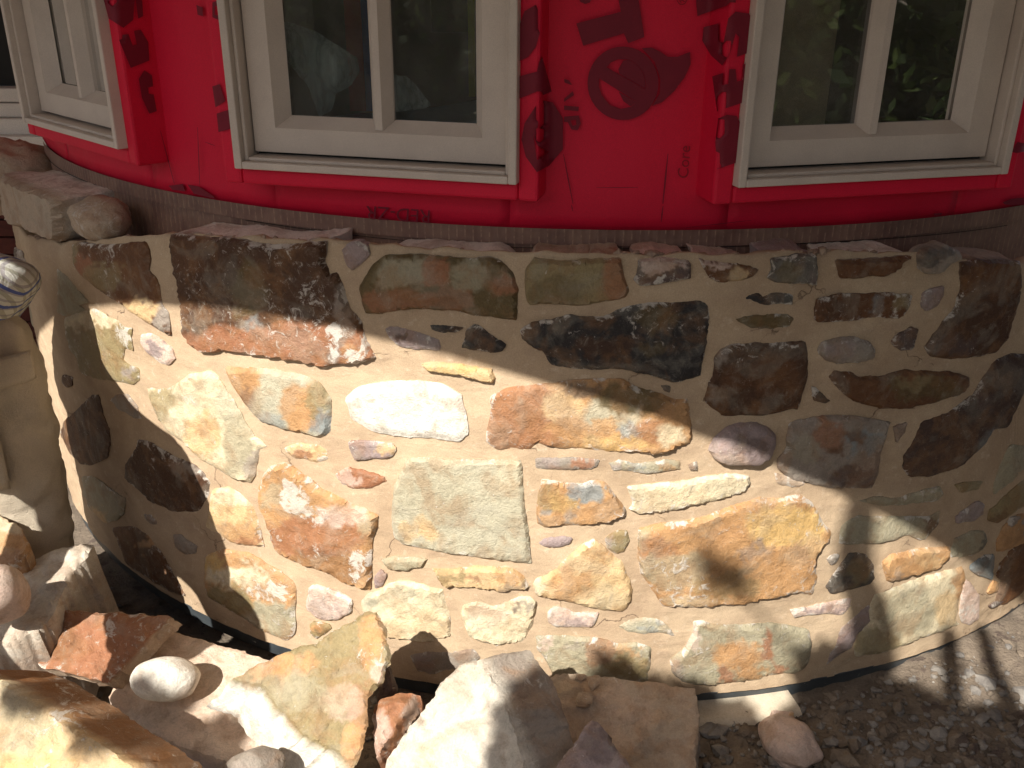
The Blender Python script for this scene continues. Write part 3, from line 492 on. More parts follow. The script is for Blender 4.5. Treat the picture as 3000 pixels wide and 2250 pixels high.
# ---- right side
ST('grey', ('C4', [(310, 250), (500, 200), (650, 180), (850, 190), (1000, 220), (1130, 240), (1110, 310), (1060, 480), (1020, 700), (970, 770), (800, 780), (640, 770), (500, 740), (350, 720), (220, 620), (210, 540), (280, 480), (290, 340)]), w=.3, proud=.012, step=.001, patches=[('C4', (650, 330), (170, 120), 'rust', .7), ('C4', (680, 460), (70, 60), 'brown', .8), ('C4', (900, 380), (160, 90), 'bgrey', .9), ('C4', (800, 690), (220, 90), 'dpurple', .9), ('C4', (830, 340), (70, 60), 'brown', .7), ('C4', (420, 450), (150, 120), 'gg2', .4)])
ST('tan', ('C4', [(190, 650), (350, 690), (470, 740), (380, 770), (220, 740)]), w=.3)
ST('grey', ('C4', [(1150, 280), (1270, 230), (1250, 320), (1170, 410)]), w=.2)
ST('gg2', ('C4', [(870, 870), (1000, 840), (1200, 850), (1400, 790), (1530, 760), (1560, 820), (1500, 880), (1250, 910), (1050, 920)]), w=.3, patches=[('C4', (1420, 820), (110, 40), 'cream', .4)])
ST('olive', ('C4', [(1650, 750), (1780, 720), (1880, 710), (1840, 790), (1700, 810)]), w=.25)
ST('purple', ('C4', [(1650, 1010), (1750, 930), (1850, 880), (1900, 910), (1880, 980), (1800, 1040), (1660, 1060)]), w=.3)
ST('gg2', ('C4', [(730, 1080), (850, 1000), (1000, 1000), (1300, 1000), (1430, 1010), (1540, 960), (1510, 1070), (1420, 1190), (1380, 1190), (1260, 1150), (1100, 1210), (900, 1230), (710, 1230), (720, 1150)]), w=.25, patches=[('C4', (1450, 1080), (60, 80), 'brown', .7)])
ST('ochre', ('C4', [(1070, 1370), (1130, 1310), (1400, 1260), (1600, 1240), (1600, 1330), (1500, 1440), (1300, 1480), (1240, 1520), (1100, 1530), (1075, 1450)]), w=.15, proud=.014, step=.001, patches=[('C4', (1200, 1500), (90, 40), 'grey', .5), ('C4', (1450, 1340), (130, 60), 'lochre', .5)])
ST('dgrey', ('C4', [(650, 1500), (740, 1380), (800, 1300), (930, 1310), (990, 1400), (1000, 1500), (960, 1560), (800, 1600), (640, 1630), (600, 1580)]), w=.2, patches=[('C4', (850, 1450), (120, 100), 'olive', .5)])
ST('grey', ('C4', [(610, 1350), (650, 1310), (710, 1310), (690, 1370), (640, 1400)]), w=.3)
ST('cream', ('C4', [(1100, 1600), (1300, 1520), (1500, 1460), (1700, 1400), (1740, 1480), (1740, 1600)]), ('D4', [(1720, 150), (1680, 330), (1660, 450), (1700, 500), (1500, 560), (1250, 660), (1100, 720), (850, 760), (830, 680), (870, 580), (950, 480), (960, 330), (1000, 250)]), w=.22, proud=.012, step=.001, patches=[('D4', (1680, 130), (60, 240), 'ochre', .95), ('D4', (1580, 360), (110, 150), 'lochre', .8), ('D4', (1250, 350), (260, 260), 'gg2', .75), ('D4', (1000, 650), (200, 130), 'olive', .8)])
ST('pink', ('D4', [(1745, 120), (1800, 180), (1850, 270), (1850, 440), (1780, 500), (1710, 490), (1680, 420), (1700, 300), (1735, 180)]), w=.3, patches=[('D4', (1760, 380), (70, 110), 'white', .6)])
ST('gg2', ('C4', [(1650, 1180), (1780, 1120), (1890, 1120), (1920, 1200), (1870, 1280), (1700, 1350), (1610, 1330), (1630, 1240)]), w=.2, patches=[('C4', (1880, 1230), (40, 60), 'dgrey', .8)])
ST('bgrey', ('C4', [(1770, 1390), (1900, 1310), (1975, 1310), (1970, 1450), (1950, 1520), (1850, 1480), (1770, 1440)]), w=.2, patches=[('C4', (1890, 1390), (60, 60), 'dgrey', .6)])
ST('gg2', ('C4', [(1990, 650), (2090, 420), (2230, 430), (2240, 600), (2120, 720), (1960, 830)]), w=.25)
ST('olive', ('C4', [(1930, 970), (2060, 830), (2230, 690), (2250, 900), (2120, 980), (2000, 1060), (1920, 1040)]), w=.2, patches=[('C4', (2000, 1010), (90, 60), 'brown', .6)])
ST('grey', ('C4', [(2060, 1120), (2110, 1000), (2230, 1000), (2230, 1150), (2120, 1250), (2030, 1300)]), w=.4)
ST('brown', ('C4', [(2020, 1380), (2150, 1230), (2240, 1200), (2230, 1400), (2080, 1560), (1990, 1500)]), w=.2)
ST('ochre', ('D4', [(1920, 250), (1960, 140), (2010, 160), (2000, 230)]), w=.2)
ST('dpurple', ('D4', [(1920, 350), (2000, 300), (2110, 230), (2160, 240), (2140, 280), (1960, 365)]), w=.3)
ST('pink', ('D4', [(320, 380), (500, 350), (700, 300), (820, 280), (800, 350), (740, 415), (560, 420), (350, 440)]), w=.4, patches=[('D4', (560, 370), (200, 35), 'purple', .8)])
ST('purple', ('D4', [(720, 540), (830, 440), (960, 320), (985, 290), (955, 400), (985, 460), (920, 530), (850, 580), (815, 680), (740, 730), (640, 800), (610, 820), (640, 740), (690, 680)]), w=.3)

wall = tag(empty('stone_wall'), 'curved fieldstone wall in sandy mortar below the red wrap', 'stone wall')
for i, (base, P, w, pats, k) in enumerate(WS):
    kw = dict(seed=i+1, proud=.0035, bevel=6, relief=.0028, h=9, edge=.0005, rim=.5)
    area = np.ptp(P[:, 0])*np.ptp(P[:, 1]); kw['h'] = 10 if area > 60000 else (8 if area > 15000 else 6)
    kw.update(k)
    if 'proud' in k: kw['proud'] = k['proud']*.62
    o = link('stone', relief_mesh('stone', P, wallmap, base=base, patches=pats, **kw), STONE, wall)
    o['white_amount'] = float(w)+.07

# ---- generic stones where the wall goes on out of frame
def theta_stone(th, z, rt, rz, seed, base):
    a = np.linspace(0, 2*math.pi, 11)[:-1]; rng = np.random.RandomState(seed); rr = rng.uniform(.75, 1.15, 10)
    V = []; n = 10
    for i in range(n):
        V.append((th+rt*math.cos(a[i])*rr[i], z+rz*math.sin(a[i])*rr[i]))
    P = np.array(V)*np.array([RS, 1])*1500
    def mp(Q, off):
        t = Q[:, 0]/1500/RS; return np.stack([C[0]+(RS+off)*np.sin(t), C[1]-(RS+off)*np.cos(t), Q[:, 1]/1500], 1)
    o = link('stone', relief_mesh('stone', P, mp, base=K[base], seed=seed, h=14, bevel=16), STONE, wall); o['white_amount'] = .25
q = 0
for z0 in (.1, .27, .42, .54):
    for th in np.radians(np.arange(34, 66, 7.5)):
        q += 1; theta_stone(th+.03*math.sin(q*3), z0+.02*math.sin(q*5), .048, .055, 300+q, ['ochre', 'brown', 'gg2', 'purple', 'grey', 'dbrown'][q % 6])
for z0 in (.1, .3, .5, .7):
    for th in np.radians(np.arange(-88, -64, 7.5)):
        q += 1; theta_stone(th, z0+.03*math.sin(q*5), .05, .065, 300+q, ['ochre', 'brown', 'gg2', 'purple', 'grey', 'dbrown'][q % 6])

# ---- mortar body with its ledge
TOPPX = np.array([(60, 690), (180, 712), (300, 700), (460, 690), (520, 688), (960, 706), (1100, 722), (1300, 735), (1500, 742), (1830, 748), (2050, 752), (2250, 745), (2420, 742), (2700, 742), (2800, 760), (2985, 775)], float)
_tp = hit_cyl(TOPPX, RS); _tt = np.arctan2(_tp[:, 0]-C[0], -(_tp[:, 1]-C[1]))
def ztop(th):
    z = np.interp(th, _tt, _tp[:, 2]); f = sm((th-math.radians(27))/math.radians(3)); return z*(1-f)+.62*f
def mortar():
    th = np.linspace(math.radians(-95), math.radians(70), 560); nz = 120; nl = 14
    zt = ztop(th)+np.array([.006*noise.fractal(Vector((t*30, 0, 4)), .9, 2, 4) for t in th])
    V = np.zeros((nz+nl, len(th), 3))
    for j in range(nz):
        z = -.012+(zt+.012)*j/(nz-1)
        P = np.stack([np.sin(th)*RS, z, np.cos(th)*RS], 1)
        o = np.array([.0035*noise.fractal(Vector(tuple(q*7)), .9, 2, 4)+.0012*noise.fractal(Vector(tuple(q*40)), .9, 2, 3) for q in P])
        rr = RS-.0014+o*1.1-.008*sm((j-(nz-6))/6.)
        V[j, :, 0] = C[0]+rr*np.sin(th); V[j, :, 1] = C[1]-rr*np.cos(th); V[j, :, 2] = z
    for j in range(nl):
        f = (j+1)/nl; R = (RS-.01)*(1-f)+(RR-.03)*f
        P = np.stack([np.sin(th)*R, zt, np.cos(th)*R], 1)
        o = np.array([.012*noise.fractal(Vector(tuple(q*22+3)), .9, 2, 4) for q in P])
        V[nz+j, :, 0] = C[0]+R*np.sin(th); V[nz+j, :, 1] = C[1]-R*np.cos(th); V[nz+j, :, 2] = zt+o*sm(f*5)*.8-.034*sm(f*1.6)
    n = len(th); F = [(j*n+i, j*n+i+1, (j+1)*n+i+1, (j+1)*n+i) for j in range(nz+nl-1) for i in range(n-1)]
    return mesh('mortar', V.reshape(-1, 3), F, True)
link('mortar', mortar(), MORTAR, wall)
# crumbs of mortar left on the ledge
ICO_V, ICO_F = None, None
def ico(sub=1):
    bm = bmesh.new(); bmesh.ops.create_icosphere(bm, subdivisions=sub, radius=1); v = np.array([x.co[:] for x in bm.verts]); f = [[a.index for a in q.verts] for q in bm.faces]; bm.free(); return v, f
IV, IF = ico(1)
def lumps(name, pos, rad, mat, parent=None, squash=.7, seed=1, rough=.3):
    rng = np.random.RandomState(seed); V = []; F = []; b = 0
    for p, r in zip(pos, rad):
        s = rng.uniform(.65, 1.35, 3)*r; s[2] *= squash; a = rng.uniform(0, 6.28); c, s_ = math.cos(a), math.sin(a)
        v = IV*(1+rng.uniform(-rough, rough, (len(IV), 1)))*s; v = np.stack([v[:, 0]*c-v[:, 1]*s_, v[:, 0]*s_+v[:, 1]*c, v[:, 2]], 1)+p
        V.append(v); F += [[i+b for i in q] for q in IF]; b += len(IV)
    return link(name, mesh(name, np.concatenate(V), F), mat, parent)
rng = np.random.RandomState(5); pos = []; rad = []
for i in range(420):
    t = math.radians(rng.choice([rng.uniform(-60, 27), rng.normal(1, 1.2), rng.normal(-52, 2), rng.normal(11, 1.5)])); R = RS-.012-abs(rng.normal(0, .045))
    if R < RR+.006 or t > math.radians(27): continue
    pos.append((C[0]+R*math.sin(t), C[1]-R*math.cos(t), float(ztop(np.array([t]))[0])+.004-.034*float(sm(np.array((RS-R)/(RS-RR)*1.6))))); rad.append(rng.uniform(.0015, .006)*rng.choice([1, 1, 1, 2]))
tag(lumps('mortar_crumbs', pos, rad, CRUMB, wall), kind='stuff')

# ------------------------------------------------------------------ house: wrap, windows, strip
house = tag(empty('house_bay'), 'round house bay in red building wrap with grey-beige casement windows', 'building')
WIN = [(-13.5, -.351, .207), (14.3, -.272, .294), (-43.9, -.238, .262)]
ZS, ZH, DW = 1.12, 2.35, 1.785
def wframe(th):
    a = math.radians(th); n = np.array([math.sin(a), -math.cos(a), 0]); t = np.array([math.cos(a), math.sin(a), 0]); return np.array([C[0], C[1], 0])+n*DW, t, n
def wall_patch(t0, t1, z0, z1, R, name, mat, parent, nt=None, thick=.0):
    k = nt or max(2, int((t1-t0)/math.radians(.8))); th = np.linspace(t0, t1, k+1); nz = max(2, int((z1-z0)/.03)); zz = np.linspace(z0, z1, nz+1)
    V = [(C[0]+R*math.sin(t), C[1]-R*math.cos(t), z) for z in zz for t in th]; n = k+1
    return V, [(j*n+i, j*n+i+1, (j+1)*n+i+1, (j+1)*n+i) for j in range(nz) for i in range(k)]
mb = MB()
holes = []
for (a, u0, u1) in WIN:
    holes.append((math.radians(a)+math.asin((u0+.03)/RR), math.radians(a)+math.asin((u1-.03)/RR)))
holes.sort(); cur = math.radians(-100); TE = math.radians(80)
for (h0, h1) in holes:
    mb.add(*wall_patch(cur, h0, ZRED, 3.0, RR, '', None, None)); mb.add(*wall_patch(h0, h1, ZRED, ZS+.02, RR, '', None, None)); mb.add(*wall_patch(h0, h1, ZH-.03, 3.0, RR, '', None, None)); cur = h1
mb.add(*wall_patch(cur, TE, ZRED, 3.0, RR, '', None, None))
sheet = mb.build('wrap_sheet', WRAP, house, True)
bm = bmesh.new(); bm.from_mesh(sheet.data); bmesh.ops.remove_doubles(bm, verts=bm.verts[:], dist=1e-4)
for v in bm.verts:   # soft wrinkles in the sheet
    d = Vector((v.co.x-C[0], v.co.y-C[1], 0)).normalized(); w = noise.fractal(Vector((math.atan2(v.co.x-C[0], C[1]-v.co.y)*9, v.co.z*2.2, 1)), .9, 2, 3); v.co += d*(.0035*w)
bm.to_mesh(sheet.data); bm.free(); sheet.data.polygons.foreach_set('use_smooth', [True]*len(sheet.data.polygons))
m_ = sheet.modifiers.new('solid', 'SOLIDIFY'); m_.thickness = .02; m_.offset = -1
# membrane strip below the wrap
mb = MB(); mb.add(*wall_patch(math.radians(-100), TE, .40, ZRED-.001, RR-.004, '', None, None)); st = mb.build('membrane_strip', LATH, house, True)
mb = MB(); mb.add(*wall_patch(math.radians(-62), TE, ZRED-.028, ZRED+.004, RR+.0045, '', None, None)); l2 = mb.build('membrane_lap', LATH, house, True)
mb = MB(); mb.tube([cylp(np.array([t]), RR+.003, ZRED-.032+.004*math.sin(t*7))[0] for t in np.radians(np.arange(-60, -38, 1.5))], .0008, 5); mb.tube([cylp(np.array([t]), RR+.003, ZRED-.033+.003*math.sin(t*9))[0] for t in np.radians(np.arange(-27, 30, 1.5))], .0007, 5)
mb.build('lap_edge', GAPM, house)
BUCKS = []
for (a, u0, u1) in WIN:
    o, t, n = wframe(a); z = np.array([0, 0, 1.]); w = empty('window'); w.parent = house
    # red-wrapped buck around the window
    b0, b1, zb = u0-.036, u1+.036, ZS-.034; BUCKS.append((o, t, n, b0, b1, zb, -.012))
    mb = MB()
    mb.obox(o, t, n, z, (b0, u0+.002), (-.13, -.012), (zb, ZH+.04)); mb.obox(o, t, n, z, (u1-.002, b1), (-.13, -.012), (zb, ZH+.04))
    mb.obox(o, t, n, z, (u0+.002, u1-.002), (-.13, -.0125), (zb, ZS-.001)); mb.obox(o, t, n, z, (u0+.002, u1-.002), (-.13, -.0125), (ZH, ZH+.04))
    mb.build('wrapped_buck', WRAP, w, bevel=.006)
    # frame: outer nosing + deep jambs
    f = .034
    mb = MB()
    mb.obox(o, t, n, z, (u0, u0+.016), (-.10, .010), (ZS, ZH)); mb.obox(o, t, n, z, (u1-.016, u1), (-.10, .010), (ZS, ZH))
    mb.obox(o, t, n, z, (u0+.016, u1-.016), (-.10, .0095), (ZS, ZS+.014)); mb.obox(o, t, n, z, (u0+.016, u1-.016), (-.10, .0095), (ZH-.016, ZH))
    mb.obox(o, t, n, z, (u0+.016, u0+.024), (-.10, -.004), (ZS+.014, ZH-.016)); mb.obox(o, t, n, z, (u1-.024, u1-.016), (-.10, -.004), (ZS+.014, ZH-.016))
    mb.obox(o, t, n, z, (u0+.024, u1-.024), (-.10, -.004), (ZS+.014, ZS+.021))
    mb.build('frame', FRAMEM, w, bevel=.0025)
    mb = MB(); g0, g1 = u0+.024, u1-.024; mb.obox(o, t, n, z, (g0, g1), (-.095, -.048), (ZS+.021, ZS+.0295)); mb.build('gap_shade_strip', GAPM, w)  # near-black strip stands in for the shade in the gap below the sash
    # sash with bevelled glazing edge
    s0, s1, sz, sh = u0+.0275, u1-.0275, ZS+.028, ZH-.03; r = .046; bv = .020
    mb = MB(); ny = -.030
    for (a0, a1, c0, c1) in ((s0, s0+r, sz, sh), (s1-r, s1, sz, sh), (s0+r, s1-r, sz, sz+r), (s0+r, s1-r, sh-r, sh)):
        mb.obox(o, t, n, z, (a0, a1), (-.078, ny), (c0, c1))
    i0, i1, iz, ih = s0+r, s1-r, sz+r, sh-r; g = .034
    def P3(u, d, zz): return o+t*u+n*d+z*zz
    # bevels (glazing bead wedges)
    def wedge(p, q, inn):
        A = [P3(p[0], ny-.0008, p[1]), P3(q[0], ny-.0008, q[1]), P3(q[0]+inn[2], ny-g, q[1]+inn[3]), P3(p[0]+inn[0], ny-g, p[1]+inn[1]), P3(p[0], ny-g-.01, p[1]), P3(q[0], ny-g-.01, q[1])]
        mb.add(A, [(0, 1, 2, 3), (3, 2, 5, 4), (0, 4, 5, 1), (0, 3, 4), (1, 5, 2)])
    wedge((i0, iz), (i1, iz), (bv, bv, -bv, bv)); wedge((i1, iz), (i1, ih), (-bv, bv, -bv, -bv)); wedge((i1, ih), (i0, ih), (-bv, -bv, bv, -bv)); wedge((i0, ih), (i0, iz), (bv, -bv, bv, bv))
    sash = mb.build('sash', FRAMEM, w)
    um = (u0+u1)/2+.004
    mb = MB(); A = []
    for zz in (iz+.004, ih-.004):
        A += [P3(um-.021, ny-g-.004, zz), P3(um+.021, ny-g-.004, zz), P3(um+.021, ny-g+.004, zz), P3(um+.007, ny-.004, zz), P3(um-.007, ny-.004, zz), P3(um-.021, ny-g+.004, zz)]
    mb.add(A, [(i, (i+1) % 6, (i+1) % 6+6, i+6) for i in range(6)]+[tuple(range(5, -1, -1)), tuple(range(6, 12))])
    mb.build('muntin', FRAMEM, w)
    for k, (p0, p1) in enumerate(((i0+bv-.004, um-.012), (um+.012, i1-bv+.004))):
        mb = MB(); mb.obox(o, t, n, z, (p0, p1), (ny-g-.010, ny-g-.004), (iz+bv-.004, ih-bv+.004)); mb.build('pane', GLASS, w)

# printed marks and painted crease shade on the wrap: lie on whatever surface of the wrap the eye meets first
def wrap_hit(px, off=.0):
    d = rays(px); P = hit_cyl(px, RR+.0065); T = np.linalg.norm(P-CAM, axis=1)/np.linalg.norm(d, axis=1)
    for (o, t, n, b0, b1, zb, dn) in BUCKS:
        tt = ((o+n*(dn+.0035)-CAM)@n)/(d@n); Q = d*tt[:, None]+CAM; u = (Q-o)@t
        ok = (u > b0) & (u < b1) & (Q[:, 2] > zb) & (tt < T); P[ok] = Q[ok]; T[ok] = tt[ok]
        for ue in (b0-.0035, b1+.0035):
            tt = ((o+t*ue-CAM)@t)/(d@t); Q = d*tt[:, None]+CAM; dd = (Q-o)@n; ok = (dd > -.13) & (dd < dn+.003) & (Q[:, 2] > zb) & (tt < T) & (tt > 0); P[ok] = Q[ok]; T[ok] = tt[ok]
    return P
def mark(P, h=14, holes_=()):
    O = resample(np.asarray(P, float), h); k = len(O); A = [Vector(q) for q in O]; cons = [list(range(k))]
    lo, hi = O.min(0), O.max(0); G = np.array([(x, y) for x in np.arange(lo[0], hi[0], h) for y in np.arange(lo[1], hi[1], h)])
    if len(G):
        G = G[inside(G, O)]
        if len(G): G = G[seg_dist(G, O) > h*.4]
        for H in holes_:
            if len(G): G = G[~inside(G, H)]
    A += [Vector(q) for q in G]
    if holes_:
        HH = [resample(H, h) for H in holes_]
        for H in HH: b = len(A); A += [Vector(q) for q in H]; cons.append(list(range(b, b+len(H))))
    v, _, f, _, _, _ = delaunay_2d_cdt(A, [], cons, 1 if not holes_ else 0, 1e-4)
    V = np.array([(q[0], q[1]) for q in v]); F = [list(q) for q in f]
    cen = np.array([V[q].mean(0) for q in F]); ok = inside(cen, O)
    for H in holes_: ok &= ~inside(cen, H)
    F = [q for q, g in zip(F, ok) if g]
    me = mesh('print_crease_mark', wrap_hit(V), F, True)
    return link('print_crease_mark', me, MARKRED, sheet)
def ell(t, c, r, n=40, a0=0, a1=360):
    a = np.radians(np.linspace(a0, a1, n, endpoint=(a1-a0) < 360)); return N(t, np.stack([c[0]+r[0]*np.cos(a), c[1]+r[1]*np.sin(a)], 1))
for t, p in [('A3', [(660, 190), (1020, 95), (990, -60), (1150, -90), (1170, 40), (1210, 300), (1080, 350), (1045, 270), (715, 370)]), ('A3', [(670, -40), (790, -40), (770, 20), (730, 32), (690, 15)]),
             ('A3', [(200, 200), (240, 90), (330, 40), (375, 50), (375, 230), (330, 380), (270, 460), (190, 500)]), ('A3', [(192, 620), (340, 580), (375, 430), (460, 740), (370, 780), (345, 740), (192, 800)]),
             ('A3', [(1190, 390), (1270, 385), (1340, 420), (1400, 460), (1480, 460), (1580, 420), (1585, 520), (1540, 620), (1450, 740), (1350, 830), (1270, 860), (1335, 760), (1340, 640), (1295, 500)]),
             ('A3', [(1630, 20), (1640, 130), (1950, 20), (1950, -60), (1630, -60)]), ('A3', [(1690, 220), (1810, 190), (1810, 330), (1850, 350), (1890, 150), (1950, 95), (2060, 110), (2090, 180), (2050, 430), (1960, 460), (1980, 300), (1950, 270), (1900, 440), (1840, 530), (1750, 450), (1680, 330)]),
             ('A3', [(1760, 620), (1850, 590), (1840, 690), (1890, 680), (1900, 560), (1950, 560), (1960, 660), (2010, 650), (2010, 520), (2060, 510), (2040, 640), (2010, 830), (1800, 900)]), ('A3', [(1810, 960), (1880, 930), (1960, 940), (1990, 1000), (1950, 1320), (1800, 1370), (1785, 1150)]),
             ('A3', [(560, 640), (600, 650), (625, 690), (565, 670)]), ('A3', [(560, 800), (630, 740), (640, 770), (560, 825)]), ('A3', [(560, 855), (680, 865), (675, 900), (560, 890)]),
             ('A1', [(840, 0), (830, -60), (1100, -60), (1090, 0), (1080, 160), (1000, 225), (880, 150)]), ('A1', [(1100, 0), (1150, -10), (1160, 130), (1120, 150)]), ('A1', [(950, 290), (1040, 275), (1075, 370), (1110, 360), (1085, 250), (1140, 240), (1200, 340), (1210, 490), (1060, 550)]),
             ('A1', [(1125, 640), (1170, 570), (1230, 610), (1240, 700), (1200, 710), (1205, 760), (1245, 765), (1270, 900), (1210, 920), (1150, 790)]), ('A1', [(1720, 700), (1780, 680), (1825, 820), (1745, 870)]), ('A1', [(1755, 920), (1850, 890), (1880, 1040), (1770, 1070)]),
             ('A1', [(1365, 1505), (1480, 1490), (1500, 1550), (1400, 1540)]), ('A1', [(1520, 1495), (1610, 1510), (1730, 1590), (1740, 1610), (1570, 1570)]), ('A1', [(1720, 20), (1780, 0), (1795, 40), (1740, 50), (1740, 120), (1790, 130), (1780, 165), (1720, 140)]), ('A1', [(1590, 40), (1640, 60), (1645, 130), (1600, 120)]),
             ('A4', [(2110, 1230), (2160, 1150), (2212, 1160), (2212, 1230), (2150, 1240)]), ('A4', [(2040, 1640), (2110, 1610), (2212, 1600), (2212, 1659), (2060, 1659)]),
             ('B4', [(1480, 70), (1550, 65), (1540, 85), (1490, 88)])]:
    mark(N(t, p))
ring_h1 = N('A3', [(905, 545), (940, 505), (1000, 480), (1080, 480), (1150, 520), (1205, 590), (1225, 680), (1215, 722)])
ring_h2 = N('A3', [(845, 635), (1150, 825), (1100, 865), (1020, 882), (930, 850), (865, 770), (840, 690)])
mark(ell('A3', (1037, 675), (287, 298)), holes_=(ring_h1, ring_h2))
mark(N('A3', [(1000, 560), (1040, 492), (1080, 482), (1150, 522), (1203, 592), (1222, 680), (1212, 716), (1010, 600)])); mark(N('A3', [(1005, 745), (1150, 826), (1100, 862), (1040, 820)]))
mark(N('A3', [(330, 860), (400, 815), (470, 830), (550, 960), (550, 1210), (440, 1340), (340, 1395), (250, 1270), (215, 1130), (240, 1000)]), holes_=(N('A3', [(310, 1090), (345, 1180), (440, 1230), (340, 1300)]), N('A3', [(350, 990), (365, 930), (372, 1040), (345, 1030)])))
mark(N('A3', [(560, 945), (680, 935), (695, 1000), (670, 1055), (620, 1050), (590, 990), (560, 985)]), h=8, holes_=(N('A3', [(612, 975), (655, 970), (660, 1010), (630, 1020)]),))
def line(t, a, b, w):  # crease in the sheet, its shade drawn as a thin dark strip
    a, b = N(t, [a])[0], N(t, [b])[0]; d = (b-a)/np.hypot(*(b-a)); nn = np.array([-d[1], d[0]])*w; m = (a+b)/2
    mark(np.array([a+nn*.4, m+nn, b+nn*.5, b-nn*.5, m-nn, a-nn*.4]), h=10)
for L in [('A3', (555, 1250), (632, 1650), 1.6), ('A3', (1402, 1245), (1360, 1650), 2.2), ('B3', (1362, 10), (1346, 140), 1.8), ('A3', (820, 1520), (1160, 1518), .9), ('A1', (1300, 1060), (1412, 1490), 1.2), ('A1', (1600, 1030), (1618, 1500), 1.2), ('B3', (1550, 185), (2080, 125), .8), ('B3', (620, 0), (630, 50), 1.3), ('A1', (1660, 1150), (1740, 1180), .9)]:
    line(*L)
def text_mark(s, org, size, ang, mirror=1):
    cu = bpy.data.curves.new('t', 'FONT'); cu.body = s; cu.size = 1; cu.resolution_u = 3; ob = bpy.data.objects.new('t', cu); COL.objects.link(ob)
    dg = bpy.context.evaluated_depsgraph_get(); me = bpy.data.meshes.new_from_object(ob.evaluated_get(dg)); bpy.data.objects.remove(ob)
    V = np.array([v.co[:2] for v in me.vertices]); V[:, 0] *= mirror; ca, sa = math.cos(ang), math.sin(ang)
    px = np.array(org)+np.stack([V[:, 0]*ca+V[:, 1]*sa, V[:, 0]*sa-V[:, 1]*ca], 1)*size
    for v, q in zip(me.vertices, wrap_hit(px)): v.co = q
    me.name = 'print_crease_mark'; link('print_crease_mark', me, MARKRED, sheet)
text_mark('RED-ZR', N('B2', [(1560, 45)])[0], 56, math.radians(184))
MARKRED = grainy('faint_red_print', (.27, .007, .018), (.29, .008, .02), 30, .15, .001, .6, 500)
text_mark('Core', N('A3', [(1565, 1450)])[0], 46, math.radians(-86)); text_mark('®', N('A3', [(1490, 50)])[0], 40, math.radians(-20))

# ------------------------------------------------------------------ base: flashing strip, footing, ground
def band(name, R, z0, z1, mat, parent, t0=-95, t1=70, cap=None):
    mb = MB(); th = np.radians(np.linspace(t0, t1, 220)); n = len(th)
    rows = [(R, z0), (R, z1)]+([(cap, z1)] if cap else [])
    V = []
    for (r, z) in rows: V += list(cylp(th, r, z))
    mb.add(V, [(j*n+i, j*n+i+1, (j+1)*n+i+1, (j+1)*n+i) for j in range(len(rows)-1) for i in range(n-1)]); return mb.build(name, mat, parent, True)
band('flashing_strip', RS-.009, -.05, -.0095, STRIPM, wall); band('flashing_edge', RS-.003, -.012, -.009, STRIPM, wall, cap=RS-.05)
def gz(x, y):
    r = math.hypot(x-C[0], y-C[1]); z = -.055
    left = float(sm(np.array((-.35-x)/.35))); z -= .06*left*float(sm(np.array((RS+.45-r)/.3)))
    z += .026*float(sm(np.array((x-.55)/.5)));
    far = min(1, max(0, (r-RS-.3)/1.0)); z += .02*noise.fractal(Vector((x*2.2, y*2.2, 0)), .9, 2, 3)*far*.6
    if r < 5: z += .010*noise.fractal(Vector((x*9, y*9, 3)), .8, 2.1, 5)+.006*noise.fractal(Vector((x*34, y*34, 7)), .8, 2.1, 3)
    return z
def axis(lo, hi, step, outer):
    a = list(np.arange(lo, hi+1e-6, step)); k = step; x = hi; up = []
    while x < outer: k *= 1.35; x += k; up.append(x)
    k = step; x = lo; dn = []
    while x > -outer: k *= 1.35; x -= k; dn.append(x)
    return np.array(dn[::-1]+a+up)
gx = axis(-1.7, 2.2, .014, 220); gy = axis(1.0, 2.7, .014, 220)
GV = [(x, y, gz(x, y) if abs(x) < 6 and abs(y) < 8 else -.055) for y in gy for x in gx]; n = len(gx)
tag(link('ground', mesh('ground', GV, [(j*n+i, j*n+i+1, (j+1)*n+i+1, (j+1)*n+i) for j in range(len(gy)-1) for i in range(n-1)], True), DIRT), kind='structure')
mb = MB(); mb.box(-6, 7, -4, .55, -.03, -.015); tag(mb.build('bounce_slab', GRAVEL), kind='structure')  # unseen slab added to bounce sunlight onto the wall
foot = MB(); th = np.radians(np.linspace(-4, 13, 60)); n = len(th); V = []
for (r, z) in ((RS-.03, -.034), (RS+.045, -.036), (RS+.06, -.043), (RS+.07, -.12)): V += list(cylp(th, r, z))
foot.add(V, [(j*n+i, j*n+i+1, (j+1)*n+i+1, (j+1)*n+i) for j in range(3) for i in range(n-1)])
ft = foot.build('footing', CONC, None, True); tag(ft, kind='structure')
# gravel and clods
rng = np.random.RandomState(11); pos = []; rad = []
for i in range(7000):
    a = rng.uniform(0, 1)
    if a < .5: x, y = rng.normal(.95, .45), rng.normal(1.55, .22)
    elif a < .8: x, y = rng.uniform(-1.3, .2), rng.uniform(1.4, 2.3)
    else: x, y = rng.uniform(-1.6, 2.1), rng.uniform(1.0, 2.5)
    if math.hypot(x-C[0], y-C[1]) < RS+.02: continue
    r = min(.026, rng.lognormal(-5.2, .62)); pos.append((x, y, gz(x, y)+r*.2)); rad.append(r)
h1 = len(pos)//2
tag(lumps('gravel', pos[:h1], rad[:h1], GRAVEL, None, .65, 3, .25), 'loose grey gravel and chips strewn on the dirt', 'gravel', kind='stuff'); tag(lumps('dirt_clods', pos[h1:], rad[h1:], DIRT, None, .7, 4, .3), 'dry brown clods of dirt along the footing', 'dirt', kind='stuff')

